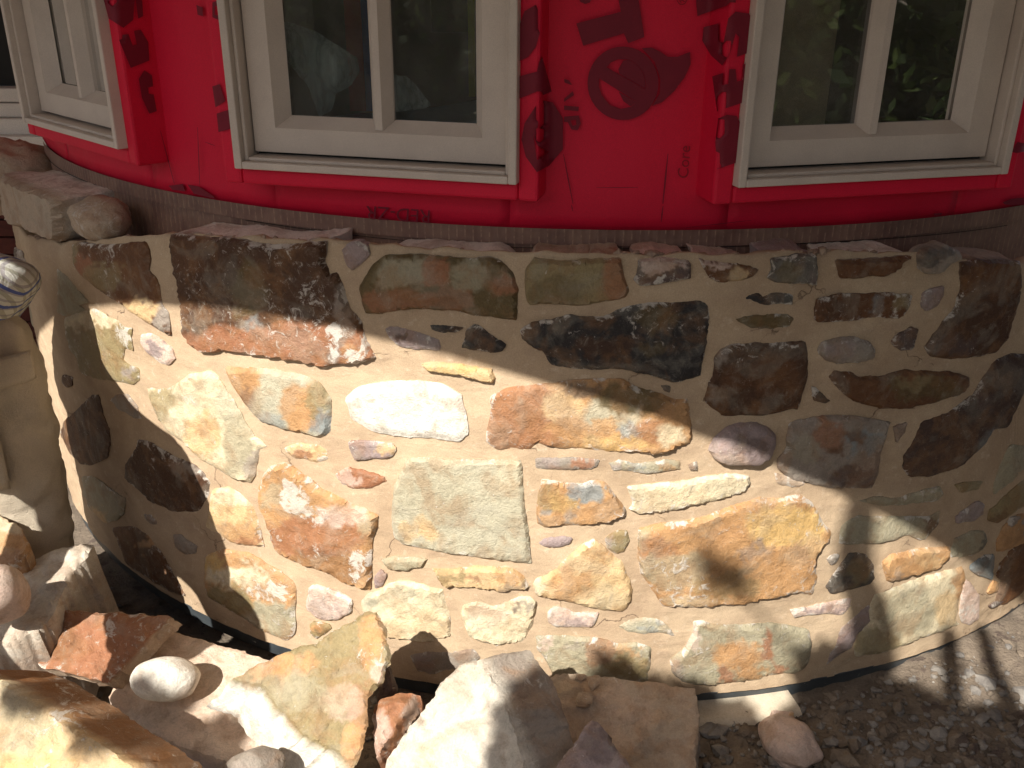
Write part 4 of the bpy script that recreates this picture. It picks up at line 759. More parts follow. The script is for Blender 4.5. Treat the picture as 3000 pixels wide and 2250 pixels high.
# ------------------------------------------------------------------ loose rocks
def rock(name, label, cat, P, nrm, zc, ext, base, w=.25, patches=(), skirtcol=None, group='loose stones lying in front of the wall', **k):
    nrm = np.array(nrm, float); nrm /= np.linalg.norm(nrm); P = np.asarray(P, float)
    A = hit_z([P.mean(0)], zc)[0]
    def mp(V, off):
        d = rays(V); t = ((A-CAM)@nrm)/(d@nrm); return d*t[:, None]+CAM+nrm*np.asarray(off)[:, None]
    kw = dict(seed=len(bpy.data.objects), proud=.007, bevel=7, relief=.009, h=9, rough=6., step=.002); kw.update(k)
    pats = [(N(t, [p])[0], np.array(r if hasattr(r, '__len__') else (r, r), float)*(800/2212 if t != 'F' else 1.356), K[c], *s) for (t, p, r, c, *s) in patches]
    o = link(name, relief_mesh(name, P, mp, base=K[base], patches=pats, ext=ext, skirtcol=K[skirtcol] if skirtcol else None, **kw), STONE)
    o['white_amount'] = float(w)+.12; return tag(o, label, cat, group)
def boulder(name, label, cat, px, zc, rad, rot, base, w=.15, seed=1, group='loose stones lying in front of the wall', rough=.06, patches=()):
    A = hit_z([px], zc)[0]; v, f = ico(4); v = np.array(v)
    nn = np.array([noise.fractal(Vector(tuple(q*1.3+seed*5)), .9, 2, 4) for q in v]); rb = np.random.RandomState(seed); v2 = v*(1+rough*nn)[:, None]
    for _ in range(7):
        cn_ = rb.normal(size=3); cn_ /= np.linalg.norm(cn_); dd = v2@cn_; lim = rb.uniform(.86, .96); v2 = v2-np.outer(np.maximum(dd-lim, 0)*.75, cn_)
    v2 = v2*np.array(rad)
    E = Matrix.Rotation(rot[2], 3, 'Z') @ Matrix.Rotation(rot[1], 3, 'Y') @ Matrix.Rotation(rot[0], 3, 'X')
    v2 = v2@np.array(E).T+A
    me = mesh(name, v2, f, True); c = np.tile(np.array(K[base]), (len(v2), 1)); m = sm((nn+.1)*1.2)[:, None]*.35; c = c*(1-m)+c*.8*m; setcol(me, c)
    o = link(name, me, STONE); o['white_amount'] = w; return tag(o, label, cat, group)
rock('flat_slab', 'flat pinkish slab under the white oval cobble', 'stone slab', poly(('D1', [(1380, 540), (1570, 600), (1900, 690), (2150, 770), (2400, 860), (2400, 1500), (1950, 1659), (1300, 1400), (850, 1100), (1000, 900), (1250, 660)])), (0, -.22, .97), .06, (.0, .02, -.09), 'palepink', w=.05, proud=.003, relief=.003, step=0, skirtcol='pink')
rock('orange_rock', 'orange-brown rock at the left edge beside the khaki trousers', 'rock', N('F', [(-70, 1095), (0, 1113), (40, 1135), (68, 1180), (60, 1205), (40, 1218), (0, 1228), (-70, 1235)]), (-.1, -.6, .8), .29, (0, .04, -.28), 'ochre', patches=[('F', (10, 1130), (40, 18), 'cream', .7), ('F', (20, 1205), (40, 16), 'rust', .6)])
rock('white_block', 'angular white block with shade painted grey on its right side, left of the wall base', 'rock', N('F', [(-70, 1240), (40, 1222), (110, 1185), (180, 1172), (205, 1175), (168, 1225), (132, 1290), (92, 1362), (0, 1395), (-70, 1400)]), (-.12, -.35, .93), .23, (.03, .02, -.27), 'chalk', w=.1, skirtcol='grey', bevel=6)  # grey side colour puts the shade into the right flank
boulder('grey_cobble', 'smooth grey-pink cobble at the left edge on the white block', 'cobble', N('F', [(-2, 1285)])[0], .30, (.058, .055, .088), (.5, .3, 0), 'pink', .35, 3)
rock('red_slab', 'thin red-brown slab with white smears and a grey broken edge', 'stone slab', poly(('D1', [(110, 650), (250, 490), (440, 370), (600, 400), (680, 385), (880, 400), (1130, 415), (1380, 430), (1280, 520), (1150, 680), (980, 840), (850, 970), (600, 900), (400, 850), (200, 760)])), (-.05, -.5, .86), .15, (.012, .03, -.045), 'rust', w=.42, skirtcol='tan', bevel=6, patches=[('D1', (900, 560), (50, 110), 'white', .9), ('D1', (930, 680), (40, 60), 'white', .8), ('D1', (400, 550), (250, 250), 'brown', .6)])
boulder('white_pebble', 'oval white cobble lying on the pinkish slab', 'cobble', N('D1', [(1345, 940)])[0], .115, (.072, .046, .046), (0, .25, .35), 'white', .05, 8, rough=.04)
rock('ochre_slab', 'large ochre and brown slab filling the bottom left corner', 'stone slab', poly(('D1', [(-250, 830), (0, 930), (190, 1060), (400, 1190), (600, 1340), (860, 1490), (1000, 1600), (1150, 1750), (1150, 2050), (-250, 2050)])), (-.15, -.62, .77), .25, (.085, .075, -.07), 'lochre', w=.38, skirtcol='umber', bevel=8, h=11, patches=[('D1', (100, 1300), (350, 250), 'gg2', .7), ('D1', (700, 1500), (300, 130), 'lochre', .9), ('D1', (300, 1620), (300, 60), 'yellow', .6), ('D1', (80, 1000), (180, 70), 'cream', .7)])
rock('orange_triangle_rock', 'orange three-cornered rock with a pale grey broken underside, peak up against the wall', 'rock', poly(('D2', [(-60, 930), (250, 770), (430, 700), (600, 650), (700, 580), (830, 510), (940, 460), (1030, 390), (1110, 405), (1150, 450), (1200, 560), (1220, 700), (1225, 820), (1200, 830), (1190, 940), (1100, 1040), (1050, 1100), (1040, 1180), (1045, 1280), (1030, 1390), (1000, 1480), (960, 1600), (930, 1680), (860, 1590), (800, 1530), (650, 1470), (500, 1380), (390, 1240), (270, 1130), (210, 1010), (50, 970)])), (-.12, -.72, .68), .2, (-.075, .03, -.10), 'olive', w=.24, skirtcol='white', bevel=6, patches=[('D2', (300, 820), (350, 110), 'ochre', .9), ('D2', (1100, 650), (120, 260), 'ochre', .95), ('D2', (1150, 880), (60, 100), 'pink', .8), ('D2', (950, 1450), (130, 200), 'ochre', .95), ('D2', (1000, 1150), (150, 200), 'rust', .5), ('D2', (850, 1100), (180, 150), 'pink', .35), ('D2', (500, 1050), (250, 200), 'gg2', .5)])
rock('brown_splinter', 'narrow dark brown splinter behind the orange three-cornered rock', 'rock', N('D2', [(1190, 840), (1235, 845), (1255, 920), (1250, 1060), (1150, 1100), (1120, 1100)]), (.2, -.8, .55), .14, (0, .03, -.12), 'dpurple', w=.1, h=7)
rock('red_cobble', 'small red-brown rock wedged between the orange rock and the white slab', 'rock', N('D2', [(1140, 1100), (1250, 1060), (1400, 1050), (1480, 1080), (1480, 1180), (1420, 1270), (1330, 1400), (1250, 1500), (1130, 1595), (1095, 1480), (1085, 1300), (1090, 1180)]), (.05, -.72, .68), .13, (.01, .05, -.12), 'rust', w=.28, bevel=30, proud=.03, patches=[('D2', (1150, 1400), (90, 200), 'pink', .6), ('D2', (1380, 1250), (70, 160), 'grey', .7)])
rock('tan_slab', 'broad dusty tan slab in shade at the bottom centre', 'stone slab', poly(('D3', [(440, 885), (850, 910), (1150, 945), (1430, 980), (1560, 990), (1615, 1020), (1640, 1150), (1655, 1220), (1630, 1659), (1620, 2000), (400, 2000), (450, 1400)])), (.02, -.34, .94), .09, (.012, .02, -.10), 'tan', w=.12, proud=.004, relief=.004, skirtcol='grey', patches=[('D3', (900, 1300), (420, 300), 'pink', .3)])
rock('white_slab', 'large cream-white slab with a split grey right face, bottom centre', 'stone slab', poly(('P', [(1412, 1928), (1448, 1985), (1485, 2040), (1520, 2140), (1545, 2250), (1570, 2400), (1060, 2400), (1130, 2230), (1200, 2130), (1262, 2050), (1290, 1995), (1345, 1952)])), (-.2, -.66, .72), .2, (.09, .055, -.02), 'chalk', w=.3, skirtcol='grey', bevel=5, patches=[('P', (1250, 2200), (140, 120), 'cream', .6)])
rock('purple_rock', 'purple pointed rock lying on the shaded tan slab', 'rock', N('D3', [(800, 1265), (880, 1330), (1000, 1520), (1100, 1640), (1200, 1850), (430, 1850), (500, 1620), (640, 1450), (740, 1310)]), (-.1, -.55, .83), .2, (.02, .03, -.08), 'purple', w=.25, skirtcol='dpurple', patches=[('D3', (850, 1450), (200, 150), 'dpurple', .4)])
boulder('grey_pebble', 'half-hidden dark grey pebble at the bottom edge, left of the orange rock', 'cobble', N('D1', [(2060, 1690)])[0], .09, (.06, .045, .045), (0, 0, .4), 'grey', .02, 12, rough=.16)
boulder('pink_cobble', 'round pink cobble on the dirt at the lower right', 'cobble', N('D4', [(305, 1440)])[0], -.02, (.058, .075, .045), (0, .1, .5), 'pink', .4, 15, rough=.16)
rock('pale_chip', 'small pale stone with a yellow corner behind the round pink cobble', 'rock', N('D4', [(165, 1180), (330, 1190), (375, 1265), (170, 1262)]), (0, -.4, .9), -.005, (0, .01, -.05), 'pink', h=7, patches=[('D4', (330, 1220), (40, 50), 'yellow', .8)])
for px, r_ in (((700, 915), (.016, .011, .004)), ((800, 965), (.021, .016, .005)), ((722, 1085), (.026, .018, .006))):
    pass
CH = [('smaller grey chip nearest the white slab on the tan slab', (700, 918), (52, 28)), ('grey mortar chip with clean edges on the tan slab', (800, 965), (62, 48)), ('cracked grey mortar chip, lowest of three on the tan slab', (722, 1085), (78, 58))]
for i, (lb, c, r_) in enumerate(CH):
    a = np.linspace(0, 2*math.pi, 9)[:-1]; rr = np.random.RandomState(40+i).uniform(.75, 1.15, 8)
    P = N('D3', np.stack([c[0]+r_[0]*np.cos(a)*rr, c[1]+r_[1]*np.sin(a)*rr], 1))
    rock('mortar_chip', lb, 'chip', P, (.02, -.34, .94), .142+.03*(965-c[1])/200, (0, .004, -.010), 'tan', h=5, proud=.002, bevel=4, relief=.001, step=0, rough=2., group='mortar chips on the tan slab')
# round boulder bedded on the ledge beside the block
A = hit_cyl([N('B1', [(815, 385)])[0]], RS-.035)[0]; v, f = ico(4); v = np.array(v); nn = np.array([noise.fractal(Vector(tuple(q*1.4+11)), .9, 2, 4) for q in v])
v2 = v*(1+.12*nn)[:, None]*np.array((.075, .062, .050)); ca_, sa_ = math.cos(math.radians(-42)), math.sin(math.radians(-42)); v2 = np.stack([v2[:, 0]*ca_-v2[:, 1]*sa_, v2[:, 0]*sa_+v2[:, 1]*ca_, v2[:, 2]], 1)+A
me = mesh('stone', v2, f, True); setcol(me, np.tile(np.array(K['tan']), (len(v2), 1)), .15); o = link('stone', me, STONE, wall); o['white_amount'] = .35
# rubble on the ledge at the far left
for lb, t, p, zc, r_, s in (('rough tan lump of stone on the ledge at the far left', 'A1', (120, 1290), .98, (.13, .09, .10), 21), ):
    A = cylp(np.radians(np.array([-63.])), RS-.02, .0)[0]
    v, f = ico(4); v = np.array(v); nn = np.array([noise.fractal(Vector(tuple(q*1.8+3)), .9, 2, 4) for q in v]); v2 = v*(1+.25*nn)[:, None]*np.array((.15, .10, .11))+np.array((A[0]-.02, A[1]+.03, .92))
    me = mesh('stone', v2, f, True); setcol(me, np.tile(np.array(K['tan']), (len(v2), 1))); o = link('stone', me, STONE, wall); o['white_amount'] = .2

# ------------------------------------------------------------------ eave over the bay (its straight edge throws the curved shade line on the wall)
N0 = np.array([-.3805, -.9248, 0]); E0 = np.array([.9248, -.3805, 0]); UE = 3.05; ZE = -.9325+.9548*UE; O0 = np.array([C[0], C[1], 0]); Z0 = np.array([0, 0, 1.])
roof = tag(empty('porch_roof'), 'plain board porch roof above the bay, its straight eave shading the wall', 'roof'); mb = MB()
sl = .32
def rp(e, u, dz): return O0+E0*e+N0*u+Z0*(ZE+(UE-u)*sl+dz)
def slabq(mb, e0, e1, u0, u1, z0, z1):
    v = [rp(e, u, z) for z in (z0, z1) for u in (u0, u1) for e in (e0, e1)]; mb.add(v, [(0, 2, 3, 1), (4, 5, 7, 6), (0, 1, 5, 4), (2, 6, 7, 3), (0, 4, 6, 2), (1, 3, 7, 5)])
for k in range(9):
    mb = MB(); slabq(mb, -4.5, 5, .5+k*.283+.001, .5+(k+1)*.283-.001, .012, .032); mb.build('roof_board', WOOD, roof)
mb = MB(); slabq(mb, -4.5, 5, UE-.03, UE, 0, .012); slabq(mb, -4.5, 5, UE-.03, UE, .032, .05); mb.build('fascia', WOOD, roof)
for k in range(11):
    mb = MB(); slabq(mb, -4.2+k*.8, -4.16+k*.8, .6, UE-.06, -.10 if False else -.002, .0115); mb.build('rafter', WOOD, roof)

# ------------------------------------------------------------------ main house wall left of the bay
nb = tag(empty('brick_house_wall'), 'dark brick house wall with white sill, seen behind the bay at the left edge', 'brick wall')
YW = 3.95
mb = MB(); mb.box(-4.5, -1.35, YW+.012, YW+.2, -.2, .80); mb.build('joint_mortar', CRUMB, nb)
bmesh_b = MB(); bmesh_b.box(-.1, .1, -.05, .012, -.0325, .0325); bme = mesh('brick', bmesh_b.v, bmesh_b.f); bme.materials.append(BRICK)
for r in range(12):
    for k in range(9):
        x = -3.1+k*.212+(.106 if r % 2 else 0); o = bpy.data.objects.new('brick', bme); COL.objects.link(o); o.parent = nb; o.location = (x, YW+random.uniform(-.002, .002), -.06+r*.074)
mb = MB(); mb.box(-3.2, -1.3, YW-.10, YW+.1, .80, .84); mb.box(-3.2, -1.3, YW-.06, YW+.1, .84, .90); mb.build('white_sill', WHITEPAINT, nb, bevel=.004)
for k in range(2):
    mb = MB(); mb.box(-3.2, -1.3, YW-.03+.01*k, YW+.1, .902+k*.056, .955+k*.056); mb.build('white_rail', WHITEPAINT, nb, bevel=.004)
mb = MB(); mb.box(-3.2, -1.3, YW+.05, YW+.06, 1.012, 2.4); mb.build('dark_pane', GAPM, nb)
mb = MB(); mb.box(-4.5, -3.2, YW, YW+.2, .80, 3); mb.box(-3.2, -1.3, YW, YW+.2, 2.4, 3); mb.build('upper_wall', BRICK, nb)

# ------------------------------------------------------------------ room behind the glass
room = MB()
mb = MB(); mb.box(-1.5, 2.2, 7.0, 7.1, .4, 2.9); tag(mb.build('room_wall_back', DARKROOM), kind='structure')
mb = MB(); mb.box(-1.40, -1.36, 2.95, 7.1, .4, 2.9); tag(mb.build('room_wall_left', DARKROOM), kind='structure'); mb = MB(); mb.box(1.80, 1.84, 2.95, 7.1, .4, 2.9); tag(mb.build('room_wall_right', DARKROOM), kind='structure')
mb = MB(); mb.box(-1.05, 1.5, 2.75, 7.0, .36, .40); tag(mb.build('room_floor', ROOMFLOOR), kind='structure'); mb = MB(); mb.box(-1.42, 1.86, 2.6, 7.1, 2.9, 2.95); mb.box(-.7, 1.1, 2.1, 2.6, 2.9, 2.95); tag(mb.build('room_ceiling', DARKROOM), kind='structure')
iw = tag(empty('interior_window'), 'dim window on the far wall of the room behind the middle casement', 'window')
mb = MB(); mb.box(-.65, .45, 6.95, 7.0, .95, 1.02); mb.box(-.65, .45, 6.95, 7.0, 1.9, 1.97); mb.box(-.65, -.56, 6.95, 7.0, 1.02, 1.9); mb.box(.36, .45, 6.95, 7.0, 1.02, 1.9); mb.box(-.14, -.06, 6.955, 7.0, 1.02, 1.9); mb.build('frame', flat('dim_trim', srgb(120, 108, 98)), iw)
for x0, x1 in ((-.56, -.14), (-.06, .36)): mb = MB(); mb.box(x0, x1, 6.985, 6.99, 1.02, 1.9); mb.build('pane', GAPM, iw)
ZT = 1.13
tp = hit_z(N('A2', [(330, 1010), (900, 925), (1250, 905), (1600, 868), (1975, 800), (2212, 760), (2300, 1000), (2250, 1200), (1300, 1120), (300, 1060)]), ZT)
tb = tag(empty('work_table'), 'table covered with blue protective film inside the middle window', 'table')
bm = bmesh.new(); vs1 = [bm.verts.new(p) for p in tp]; f_ = bm.faces.new(vs1); r_ = bmesh.ops.extrude_face_region(bm, geom=[f_]); [setattr(v, 'co', v.co-Vector((0, 0, .02))) for v in r_['geom'] if isinstance(v, bmesh.types.BMVert)]
bmesh.ops.recalc_face_normals(bm, faces=bm.faces[:]); me = bpy.data.meshes.new('table_top'); bm.to_mesh(me); bm.free(); link('table_top', me, flat('blue_film', srgb(176, 214, 246), .3), tb)
cx, cy_ = tp[:, 0].mean(), tp[:, 1].mean()
for dx in (-.2, .25):
    for dy in (-.1, .12): mb = MB(); mb.box(cx+dx-.02, cx+dx+.02, cy_+dy-.02, cy_+dy+.02, .4, ZT-.021); mb.build('leg', WOOD, tb)
p = hit_z(N('A2', [(1890, 775)]), ZT)[0]; yl = tag(empty('yellow_level'), 'yellow upright level standing inside the middle window', 'level')
mb = MB(); mb.box(p[0]-.009, p[0]+.009, p[1]-.02, p[1]+.02, ZT, ZT+.9); mb.build('bar', flat('yellow_paint', srgb(225, 205, 50), .4), yl); mb = MB(); mb.box(p[0]+.0095, p[0]+.016, p[1]-.015, p[1]+.015, ZT+.3, ZT+.42); mb.build('vial', GAPM, yl)
p = hit_z(N('A2', [(1010, 900)]), ZT)[0]; bx = tag(empty('packing_box'), 'red and blue printed carton standing behind the muntin of the middle window', 'carton')
mb = MB(); mb.box(p[0]-.035, p[0]+.006, p[1], p[1]+.10, ZT, ZT+.62); mb.build('red_side', flat('carton_red', srgb(205, 72, 58), .5), bx); mb = MB(); mb.box(p[0]+.0065, p[0]+.06, p[1]+.002, p[1]+.10, ZT, ZT+.62); mb.build('blue_side', flat('carton_blue', srgb(40, 110, 200), .5), bx)
def plastic():
    m, n, l, b = newmat('clear_plastic'); co = n.new('ShaderNodeNewGeometry').outputs['Position']; mp = n.new('ShaderNodeMapping'); mp.inputs['Scale'].default_value = (30, 30, 3); l.new(co, mp.inputs[0])
    s = noise_(n, l, mp.outputs[0], 1.6, 6, .65, .8); t = n.new('ShaderNodeBsdfTransparent'); mx = n.new('ShaderNodeMixShader'); l.new(ramp_(n, l, s, .30, .66), mx.inputs[0]); l.new(t.outputs[0], mx.inputs[1]); l.new(b.outputs[0], mx.inputs[2]); l.new(mx.outputs[0], n['Material Output'].inputs['Surface'])
    b.inputs['Base Color'].default_value = (.88, .9, .87, 1); b.inputs['Roughness'].default_value = .3; return m
PLAS = plastic()
def drape(name, label, P, yw, amp):
    def mp(V, off): d = rays(V); t = yw/d[:, 1]; Q = d*t[:, None]+CAM; Q[:, 1] += -np.asarray(off)+amp*np.sin(Q[:, 0]*70+Q[:, 2]*8)+.1*(Q[:, 0]-Q[0, 0]); return Q
    me = relief_mesh(name, P, mp, proud=.02, bevel=30, relief=.01, h=9, skirt=.004, rough=2, seed=77); return tag(link(name, me, PLAS), label, 'plastic sheet')
drape('plastic_sheet', 'crumpled clear plastic sheet draped inside the left pane of the middle window', N('A2', [(240, 160), (420, 190), (600, 260), (800, 370), (940, 480), (960, 600), (900, 700), (780, 760), (740, 900), (640, 960), (560, 700), (450, 560), (330, 420), (240, 400)]), 2.02, .010)
drape('plastic_scrap', 'small bright scrap of plastic on the blue table in the middle window', N('A2', [(1235, 600), (1360, 620), (1560, 860), (1500, 890), (1250, 900)]), 2.2, .006)
o, t, n = wframe(14.3); mb = MB(); mb.obox(o, t, n, Z0, (-.25, -.045), (-.115, -.105), (.95, 2.3)); tag(mb.build('tan_board', flat('tan_board_paper', srgb(206, 176, 146), .7)), 'tan board leaning inside the left pane of the right window', 'board')

# ------------------------------------------------------------------ trees behind the camera (mirrored in the panes, dappling the ground)
def leaves(cl, n, size, seed):
    rng = np.random.RandomState(seed); V = []; F = []
    for (c, r, k) in cl:
        for i in range(k):
            d = rng.normal(size=3); d /= np.linalg.norm(d); p = np.array(c)+d*np.array(r)*rng.uniform(.2, 1)**.5
            a = rng.normal(size=3); a /= np.linalg.norm(a); b = np.cross(a, rng.normal(size=3)); b /= np.linalg.norm(b); s = size*rng.uniform(.6, 1.3); q = len(V)
            V += [p-a*s, p+b*s*.42, p+a*s, p-b*s*.42]; F.append((q, q+1, q+2, q+3))
    return V, F
def tree(label, trunk, limbs, clumps, size=.05, seed=1, group='trees behind the camera'):
    t = tag(empty('tree'), label, 'tree', group); mb = MB(); mb.tube(trunk[0], trunk[1], 10)
    for (p, r) in limbs: mb.tube(p, r, 7)
    mb.build('trunk', BARK, t, True)
    V, F = leaves(clumps, 0, size, seed); link('crown', mesh('crown', V, F), LEAF, t); return t
def bush_tree(label, x, y, h, rw, seed, n=5200):
    rng = np.random.RandomState(seed); cl = []
    for i in range(26):
        a = rng.uniform(0, 6.28); rr = rw*math.sqrt(rng.uniform(0, 1)); z = rng.uniform(.25, h); cl.append(((x+rr*math.cos(a), y+rr*math.sin(a), z), np.array((.45, .45, .4))*rng.uniform(.7, 1.2), n//26))
    tree(label, ([(x, y, -.1), (x+.05, y, h*.4), (x, y+.05, h*.85)], [.12, .09, .03]), [([(x, y, h*.3), (x+rw*.6*math.cos(b), y+rw*.6*math.sin(b), h*.7)], [.05, .015]) for b in (0, 2, 4)], cl, .07, seed)
bush_tree('leafy green tree mirrored in the right pane of the right window', 3.2, -1.3, 2.4, .9, 3)
bush_tree('leafy green tree mirrored in the left pane of the right window', 2.1, -2.6, 2.3, .9, 4)
bush_tree('broad tree mirrored dimly in the middle window', -3.2, -3.4, 2.3, 1.1, 6)
HB = [(-5.2, -1.6), (-4.6, -2.9), (-3.9, -4.0), (-2.2, -4.6), (-1.0, -4.9), (.4, -4.9), (1.2, -4.2), (3.0, -2.4), (2.3, -1.6), (2.9, -.9), (3.5, -.2), (3.9, -.6), (4.2, .6), (4.3, 1.9), (-5.4, -.2), (-5.3, 1.1)]
for k, (hx, hy) in enumerate(HB):
    rngh = np.random.RandomState(60+k); t_ = tag(empty('hedge_bush'), 'dense green hedge bush behind the camera, one of a row mirrored in the windows', 'bush', 'hedge bushes behind the camera')
    clh = [((hx+rngh.uniform(-.7, .7), hy+rngh.uniform(-.6, .6), rngh.uniform(.15, 1.25)), np.array((.5, .5, .4))*rngh.uniform(.8, 1.2), 420) for _ in range(16)]
    V, F = leaves(clh, 0, .062, 60+k); link('foliage', mesh('foliage', V, F), LEAF, t_); mb = MB(); mb.tube([(hx, hy, -.1), (hx, hy, .6), (hx+.1, hy, 1.1)], [.06, .05, .02], 7); mb.build('stem', BARK, t_, True)
def up(P, L): return np.array(P)+TOSUN*L
cl = []; limbs = []
def shade(t, px, z, r, L, k=None, lim=False):
    P = hit_z([N(t, [px])[0]], z)[0] if z is not None else hit_cyl([N(t, [px])[0]], RS)[0]; c = up(P, L); cl.append((c, (r, r, r), k or int(200+42000*r*r))); return c
sp = []
for (t, px, z, r, L) in [('D3', (820, 1180), .11, .085, 3.0), ('D3', (1120, 1180), .11, .085, 3.0), ('D3', (1380, 1230), .09, .085, 3.0), ('D3', (620, 1450), .12, .10, 3.0), ('D3', (950, 1520), .12, .11, 3.0), ('D3', (1300, 1560), .1, .11, 3.0), ('D3', (400, 1560), .18, .09, 3.0), ('D3', (1550, 1500), .05, .07, 3.0), ('D3', (1900, 1330), -.03, .055, 3.0),
                         ('D4', (650, 1000), -.04, .075, 3.2), ('D4', (850, 1130), -.04, .06, 3.2), ('D4', (300, 1640), -.04, .06, 3.2), ('D4', (850, 1560), -.04, .12, 3.2), ('D4', (1350, 1480), -.04, .11, 3.2), ('D4', (1640, 1350), -.04, .05, 3.2), ('D4', (1150, 1350), -.04, .07, 3.2), ('D4', (2150, 1500), -.04, .08, 3.2), ('D4', (500, 1350), -.04, .07, 3.2), ('D4', (1000, 1180), -.04, .08, 3.2), ('D4', (1250, 1250), -.04, .08, 3.2), ('D4', (2000, 1350), -.04, .05, 3.2), ('D4', (1500, 1620), -.04, .09, 3.2), ('D4', (650, 1250), -.04, .06, 3.2), ('D3', (2100, 1550), -.04, .07, 3.2),
                         ('C3', (1900, 1500), None, .022, 5.2), ('D3', (1800, 60), None, .010, 5.2), ('D3', (990, 900), None, .016, 3.0),
                         ('D1', (500, 1040), .25, .035, 3.0), ('D1', (950, 1330), .24, .035, 3.0)]:
    sp.append(shade(t, px, z, r, L, 55 if L > 5 else None))
TB = np.array([-.3, -2.7, 0.])
for c in sp[::2]: m = (c+TB+np.array([0, 0, 2.4]))/2+np.array([0, 0, .25]); limbs.append(([TB+np.array([0, 0, 2.3]), m, c], [.03, .018, .006]))
def limb_shadow(pts, L, r):
    P = [up(hit_cyl([N(t, [p])[0]], RS)[0] if z is None else hit_z([N(t, [p])[0]], z)[0], L) for t, p, z in pts]; limbs.append((P, r))
limb_shadow([('C4', (900, 950), None), ('C4', (850, 1250), None), ('C4', (860, 1550), None), ('D4', (930, 300), None), ('D4', (1000, 600), None), ('D4', (1000, 780), None)], 3.6, [.03, .036, .04, .044, .05, .05])
limb_shadow([('D4', (1600, 620), -.05), ('D4', (1620, 900), -.05), ('D4', (1640, 1300), -.05)], 3.4, [.022, .024, .026]); limb_shadow([('D4', (1860, 560), -.05), ('D4', (1950, 850), -.05), ('D4', (2080, 1150), -.05), ('D4', (2150, 1500), -.05)], 3.4, [.016, .02, .024, .03])
tree('overhanging tree whose boughs dapple the wall and the ground at right', ([TB+np.array([0, 0, -.1]), TB+np.array([.05, 0, 1.3]), TB+np.array([0, .05, 2.4]), TB+np.array([-.1, 0, 3.6])], [.14, .11, .09, .05]), limbs, cl+[((-.6, -2.6, 3.9), (.7, .6, .5), 1200)], .038, 9)

# ------------------------------------------------------------------ worker bent over at the left edge
def skin(name, pts, edges, mat, parent, sub=2, disp=None):
    if name != 'body': pts = [(W(q[0]), q[1]) for q in pts]
    me = bpy.data.meshes.new(name); me.from_pydata([p[0] for p in pts], edges, []); o = link(name, me, mat, parent)
    o.modifiers.new('skin', 'SKIN').use_smooth_shade = True; bpy.context.view_layer.update()
    for i, p in enumerate(pts): r = p[1]; me.skin_vertices[0].data[i].radius = r if hasattr(r, '__len__') else (r, r)
    me.skin_vertices[0].data[0].use_root = True
    s = o.modifiers.new('sub', 'SUBSURF'); s.levels = s.render_levels = sub
    if disp:
        tx = bpy.data.textures.new('folds', 'CLOUDS'); tx.noise_scale = disp[1]; d = o.modifiers.new('folds', 'DISPLACE'); d.texture = tx; d.strength = disp[0]; d.texture_coords = 'GLOBAL'
    return o
SKINM = flat('skin', srgb(196, 146, 118), .5); KHAKI = grainy('khaki_cloth', srgb(222, 208, 186), srgb(208, 194, 172), 13, .9, .02, .9, 420); HAIR = flat('dark_hair', srgb(60, 44, 34), .6)
def plaid():
    m, n, l, b = newmat('plaid_shirt'); co = n.new('ShaderNodeNewGeometry').outputs['Position']; sx = n.new('ShaderNodeSeparateXYZ'); l.new(co, sx.inputs[0])
    c = None; base = srgb(196, 196, 186)
    def stripe(src, per, lo, col, c, f): s = math_(n, l, 'SINE', math_(n, l, 'MULTIPLY', src, 2*math.pi/per)); return mix_(n, l, math_(n, l, 'MULTIPLY', ramp_(n, l, s, lo, lo+.06), f), c, col)
    q = math_(n, l, 'ADD', sx.outputs[0], math_(n, l, 'MULTIPLY', sx.outputs[2], .6)); c = stripe(math_(n, l, 'ADD', sx.outputs[1], math_(n, l, 'MULTIPLY', sx.outputs[2], .8)), .034, .45, srgb(150, 148, 128), base, .7); c = stripe(q, .017, .6, srgb(128, 120, 130), c, .6); c = stripe(q, .034, .82, srgb(62, 80, 146), c, .95)
    l.new(c, b.inputs['Base Color']); b.inputs['Roughness'].default_value = .85; l.new(bump_(n, l, noise_(n, l, co, 22, 4, .6, .6), .6, .012), b.inputs['Normal']); return m
PX, PY = 0., 0.
PO = np.array([-1.255, 1.955]); PA = np.array([.9685, .249]); PF = np.array([.249, -.9685])
def W(q):
    xy = PO-PF*q[0]-PA*q[1]; return (float(xy[0]), float(xy[1]), float(q[2]))
per = tag(empty('person'), 'person in khaki cargo trousers and pale plaid shirt bending over at the left edge', 'person')
B = [((PX-.04, PY, .82), .06), ((PX-.2, PY, .79), .10), ((PX-.42, PY, .77), .11), ((PX-.58, PY, .78), .06), ((PX-.66, PY, .74), .055), ((PX-.76, PY, .70), .088), ((PX-.80, PY, .63), .075),
     ((PX-.03, PY-.08, .74), .06), ((PX+.01, PY-.115, .45), .058), ((PX, PY-.115, .08), .038), ((PX-.14, PY-.115, .015), .036), ((PX, PY+.10, .84), .085), ((PX+.01, PY+.115, .45), .058), ((PX, PY+.115, .08), .038), ((PX-.14, PY+.115, .015), .036),
     ((PX-.46, PY-.16, .80), .05), ((PX-.64, PY-.09, .62), .04), ((PX-.80, PY, .46), .028), ((PX-.84, PY+.02, .41), .032), ((PX-.46, PY+.17, .80), .05), ((PX-.60, PY+.20, .58), .04), ((PX-.74, PY+.20, .42), .028), ((PX-.78, PY+.20, .37), .032)]
E_ = [(0, 1), (1, 2), (2, 3), (3, 4), (4, 5), (5, 6), (0, 7), (7, 8), (8, 9), (9, 10), (0, 11), (11, 12), (12, 13), (13, 14), (2, 15), (15, 16), (16, 17), (17, 18), (2, 19), (19, 20), (20, 21), (21, 22)]
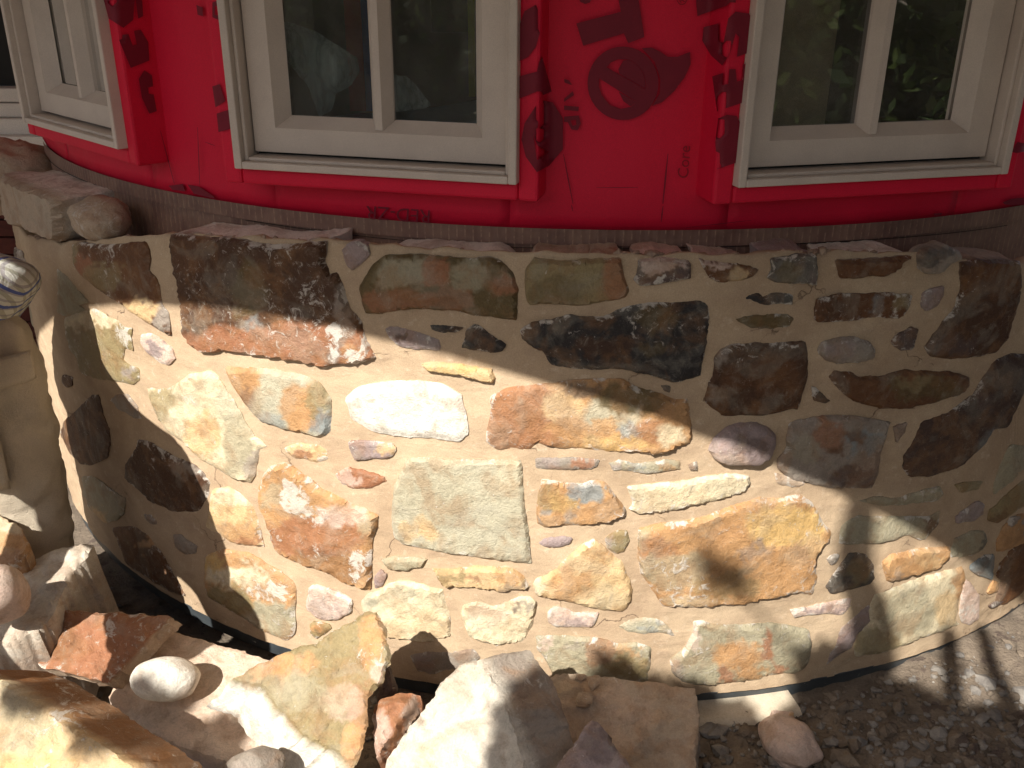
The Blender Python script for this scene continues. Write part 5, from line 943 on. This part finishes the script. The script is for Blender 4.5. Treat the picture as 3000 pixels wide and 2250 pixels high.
for hand in (18, 22):
    h = np.array(B[hand][0])
    for k in range(4): b = len(B); B.append((tuple(h+np.array([-.02, -.024+.016*k, -.045])), .0095)); B.append((tuple(h+np.array([-.01, -.026+.017*k, -.085+.006*abs(k-1.4)])), .008)); E_ += [(hand, b), (b, b+1)]
    s_ = 1 if hand == 18 else -1; b = len(B); B.append((tuple(h+np.array([.03, .02*s_, -.03])), .010)); B.append((tuple(h+np.array([.035, .03*s_, -.06])), .009)); E_ += [(hand, b), (b, b+1)]
B = [(W(q[0]), q[1]) for q in B]
body = skin('body', B, E_, SKINM, per)
skin('trousers', [((PX, PY, .84), (.14, .14)), ((PX, PY, .78), (.15, .15)), ((PX+.01, PY-.105, .66), .112), ((PX+.02, PY-.115, .45), .098), ((PX+.01, PY-.115, .25), .092), ((PX, PY-.115, .06), .092), ((PX+.01, PY+.105, .66), .112), ((PX+.02, PY+.115, .45), .098), ((PX+.01, PY+.115, .25), .092), ((PX, PY+.115, .06), .092), ((PX, PY-.10, .74), .125), ((PX, PY+.10, .74), .125)], [(0, 1), (2, 3), (3, 4), (4, 5), (6, 7), (7, 8), (8, 9), (1, 10), (1, 11), (10, 2), (11, 6)], KHAKI, per, 4, (.035, .075))
skin('shirt', [((PX+.07, PY, .80), (.16, .165)), ((PX-.1, PY, .79), (.14, .17)), ((PX-.3, PY, .79), (.135, .18)), ((PX-.46, PY, .77), (.13, .17)), ((PX-.46, PY-.16, .80), .075), ((PX-.60, PY-.10, .66), .06), ((PX-.46, PY+.17, .80), .075), ((PX-.58, PY+.19, .62), .06), ((PX+.07, PY-.13, .785), .14), ((PX+.06, PY-.17, .745), .13), ((PX+.07, PY+.10, .79), .14), ((PX+.06, PY+.13, .75), .13)], [(0, 1), (1, 2), (2, 3), (3, 4), (4, 5), (3, 6), (6, 7), (0, 8), (8, 9), (0, 10), (10, 11)], plaid(), per, 3, (.02, .09))
hv, hf = ico(3); hv = np.array(hv)*np.array([.10, .095, .10])+np.array(W((-.745, 0, .735))); link('hair', mesh('hair', hv, hf, True), HAIR, per)
for s_ in (-1, 1): mb = MB(); mb.tube([W((.05, s_*.115, .02)), W((-.06, s_*.115, .035)), W((-.17, s_*.115, .02))], [.05, .055, .035], 10); mb.build('boot', flat('boot_leather', srgb(110, 84, 58), .6), per, True)
# cargo pocket and flap on the thigh
def pocket(z0, z1, a0, a1, R, name, cx_, cyy):
    V = []; F = []; na, nz = 10, 6
    for j in range(nz+1):
        for i in range(na+1):
            a = math.radians(a0+(a1-a0)*i/na); z = z0+(z1-z0)*j/nz; e = min(i, na-i, j, nz-j); rr = R+(.004 if e > 0 else .0); V.append((cx_+rr*math.sin(a), cyy-rr*math.cos(a), z))
    F = [(j*(na+1)+i, j*(na+1)+i+1, (j+1)*(na+1)+i+1, (j+1)*(na+1)+i) for j in range(nz) for i in range(na)]
    o = link(name, mesh(name, V, F, True), KHAKI, per); s = o.modifiers.new('solid', 'SOLIDIFY'); s.thickness = .006; s.offset = 1
LG = W((.015, -.112, 0))
pocket(.40, .57, -35, 15, .108, 'cargo_pocket', LG[0], LG[1]); pocket(.65, .715, 22, 62, .122, 'pocket_flap', LG[0], LG[1])
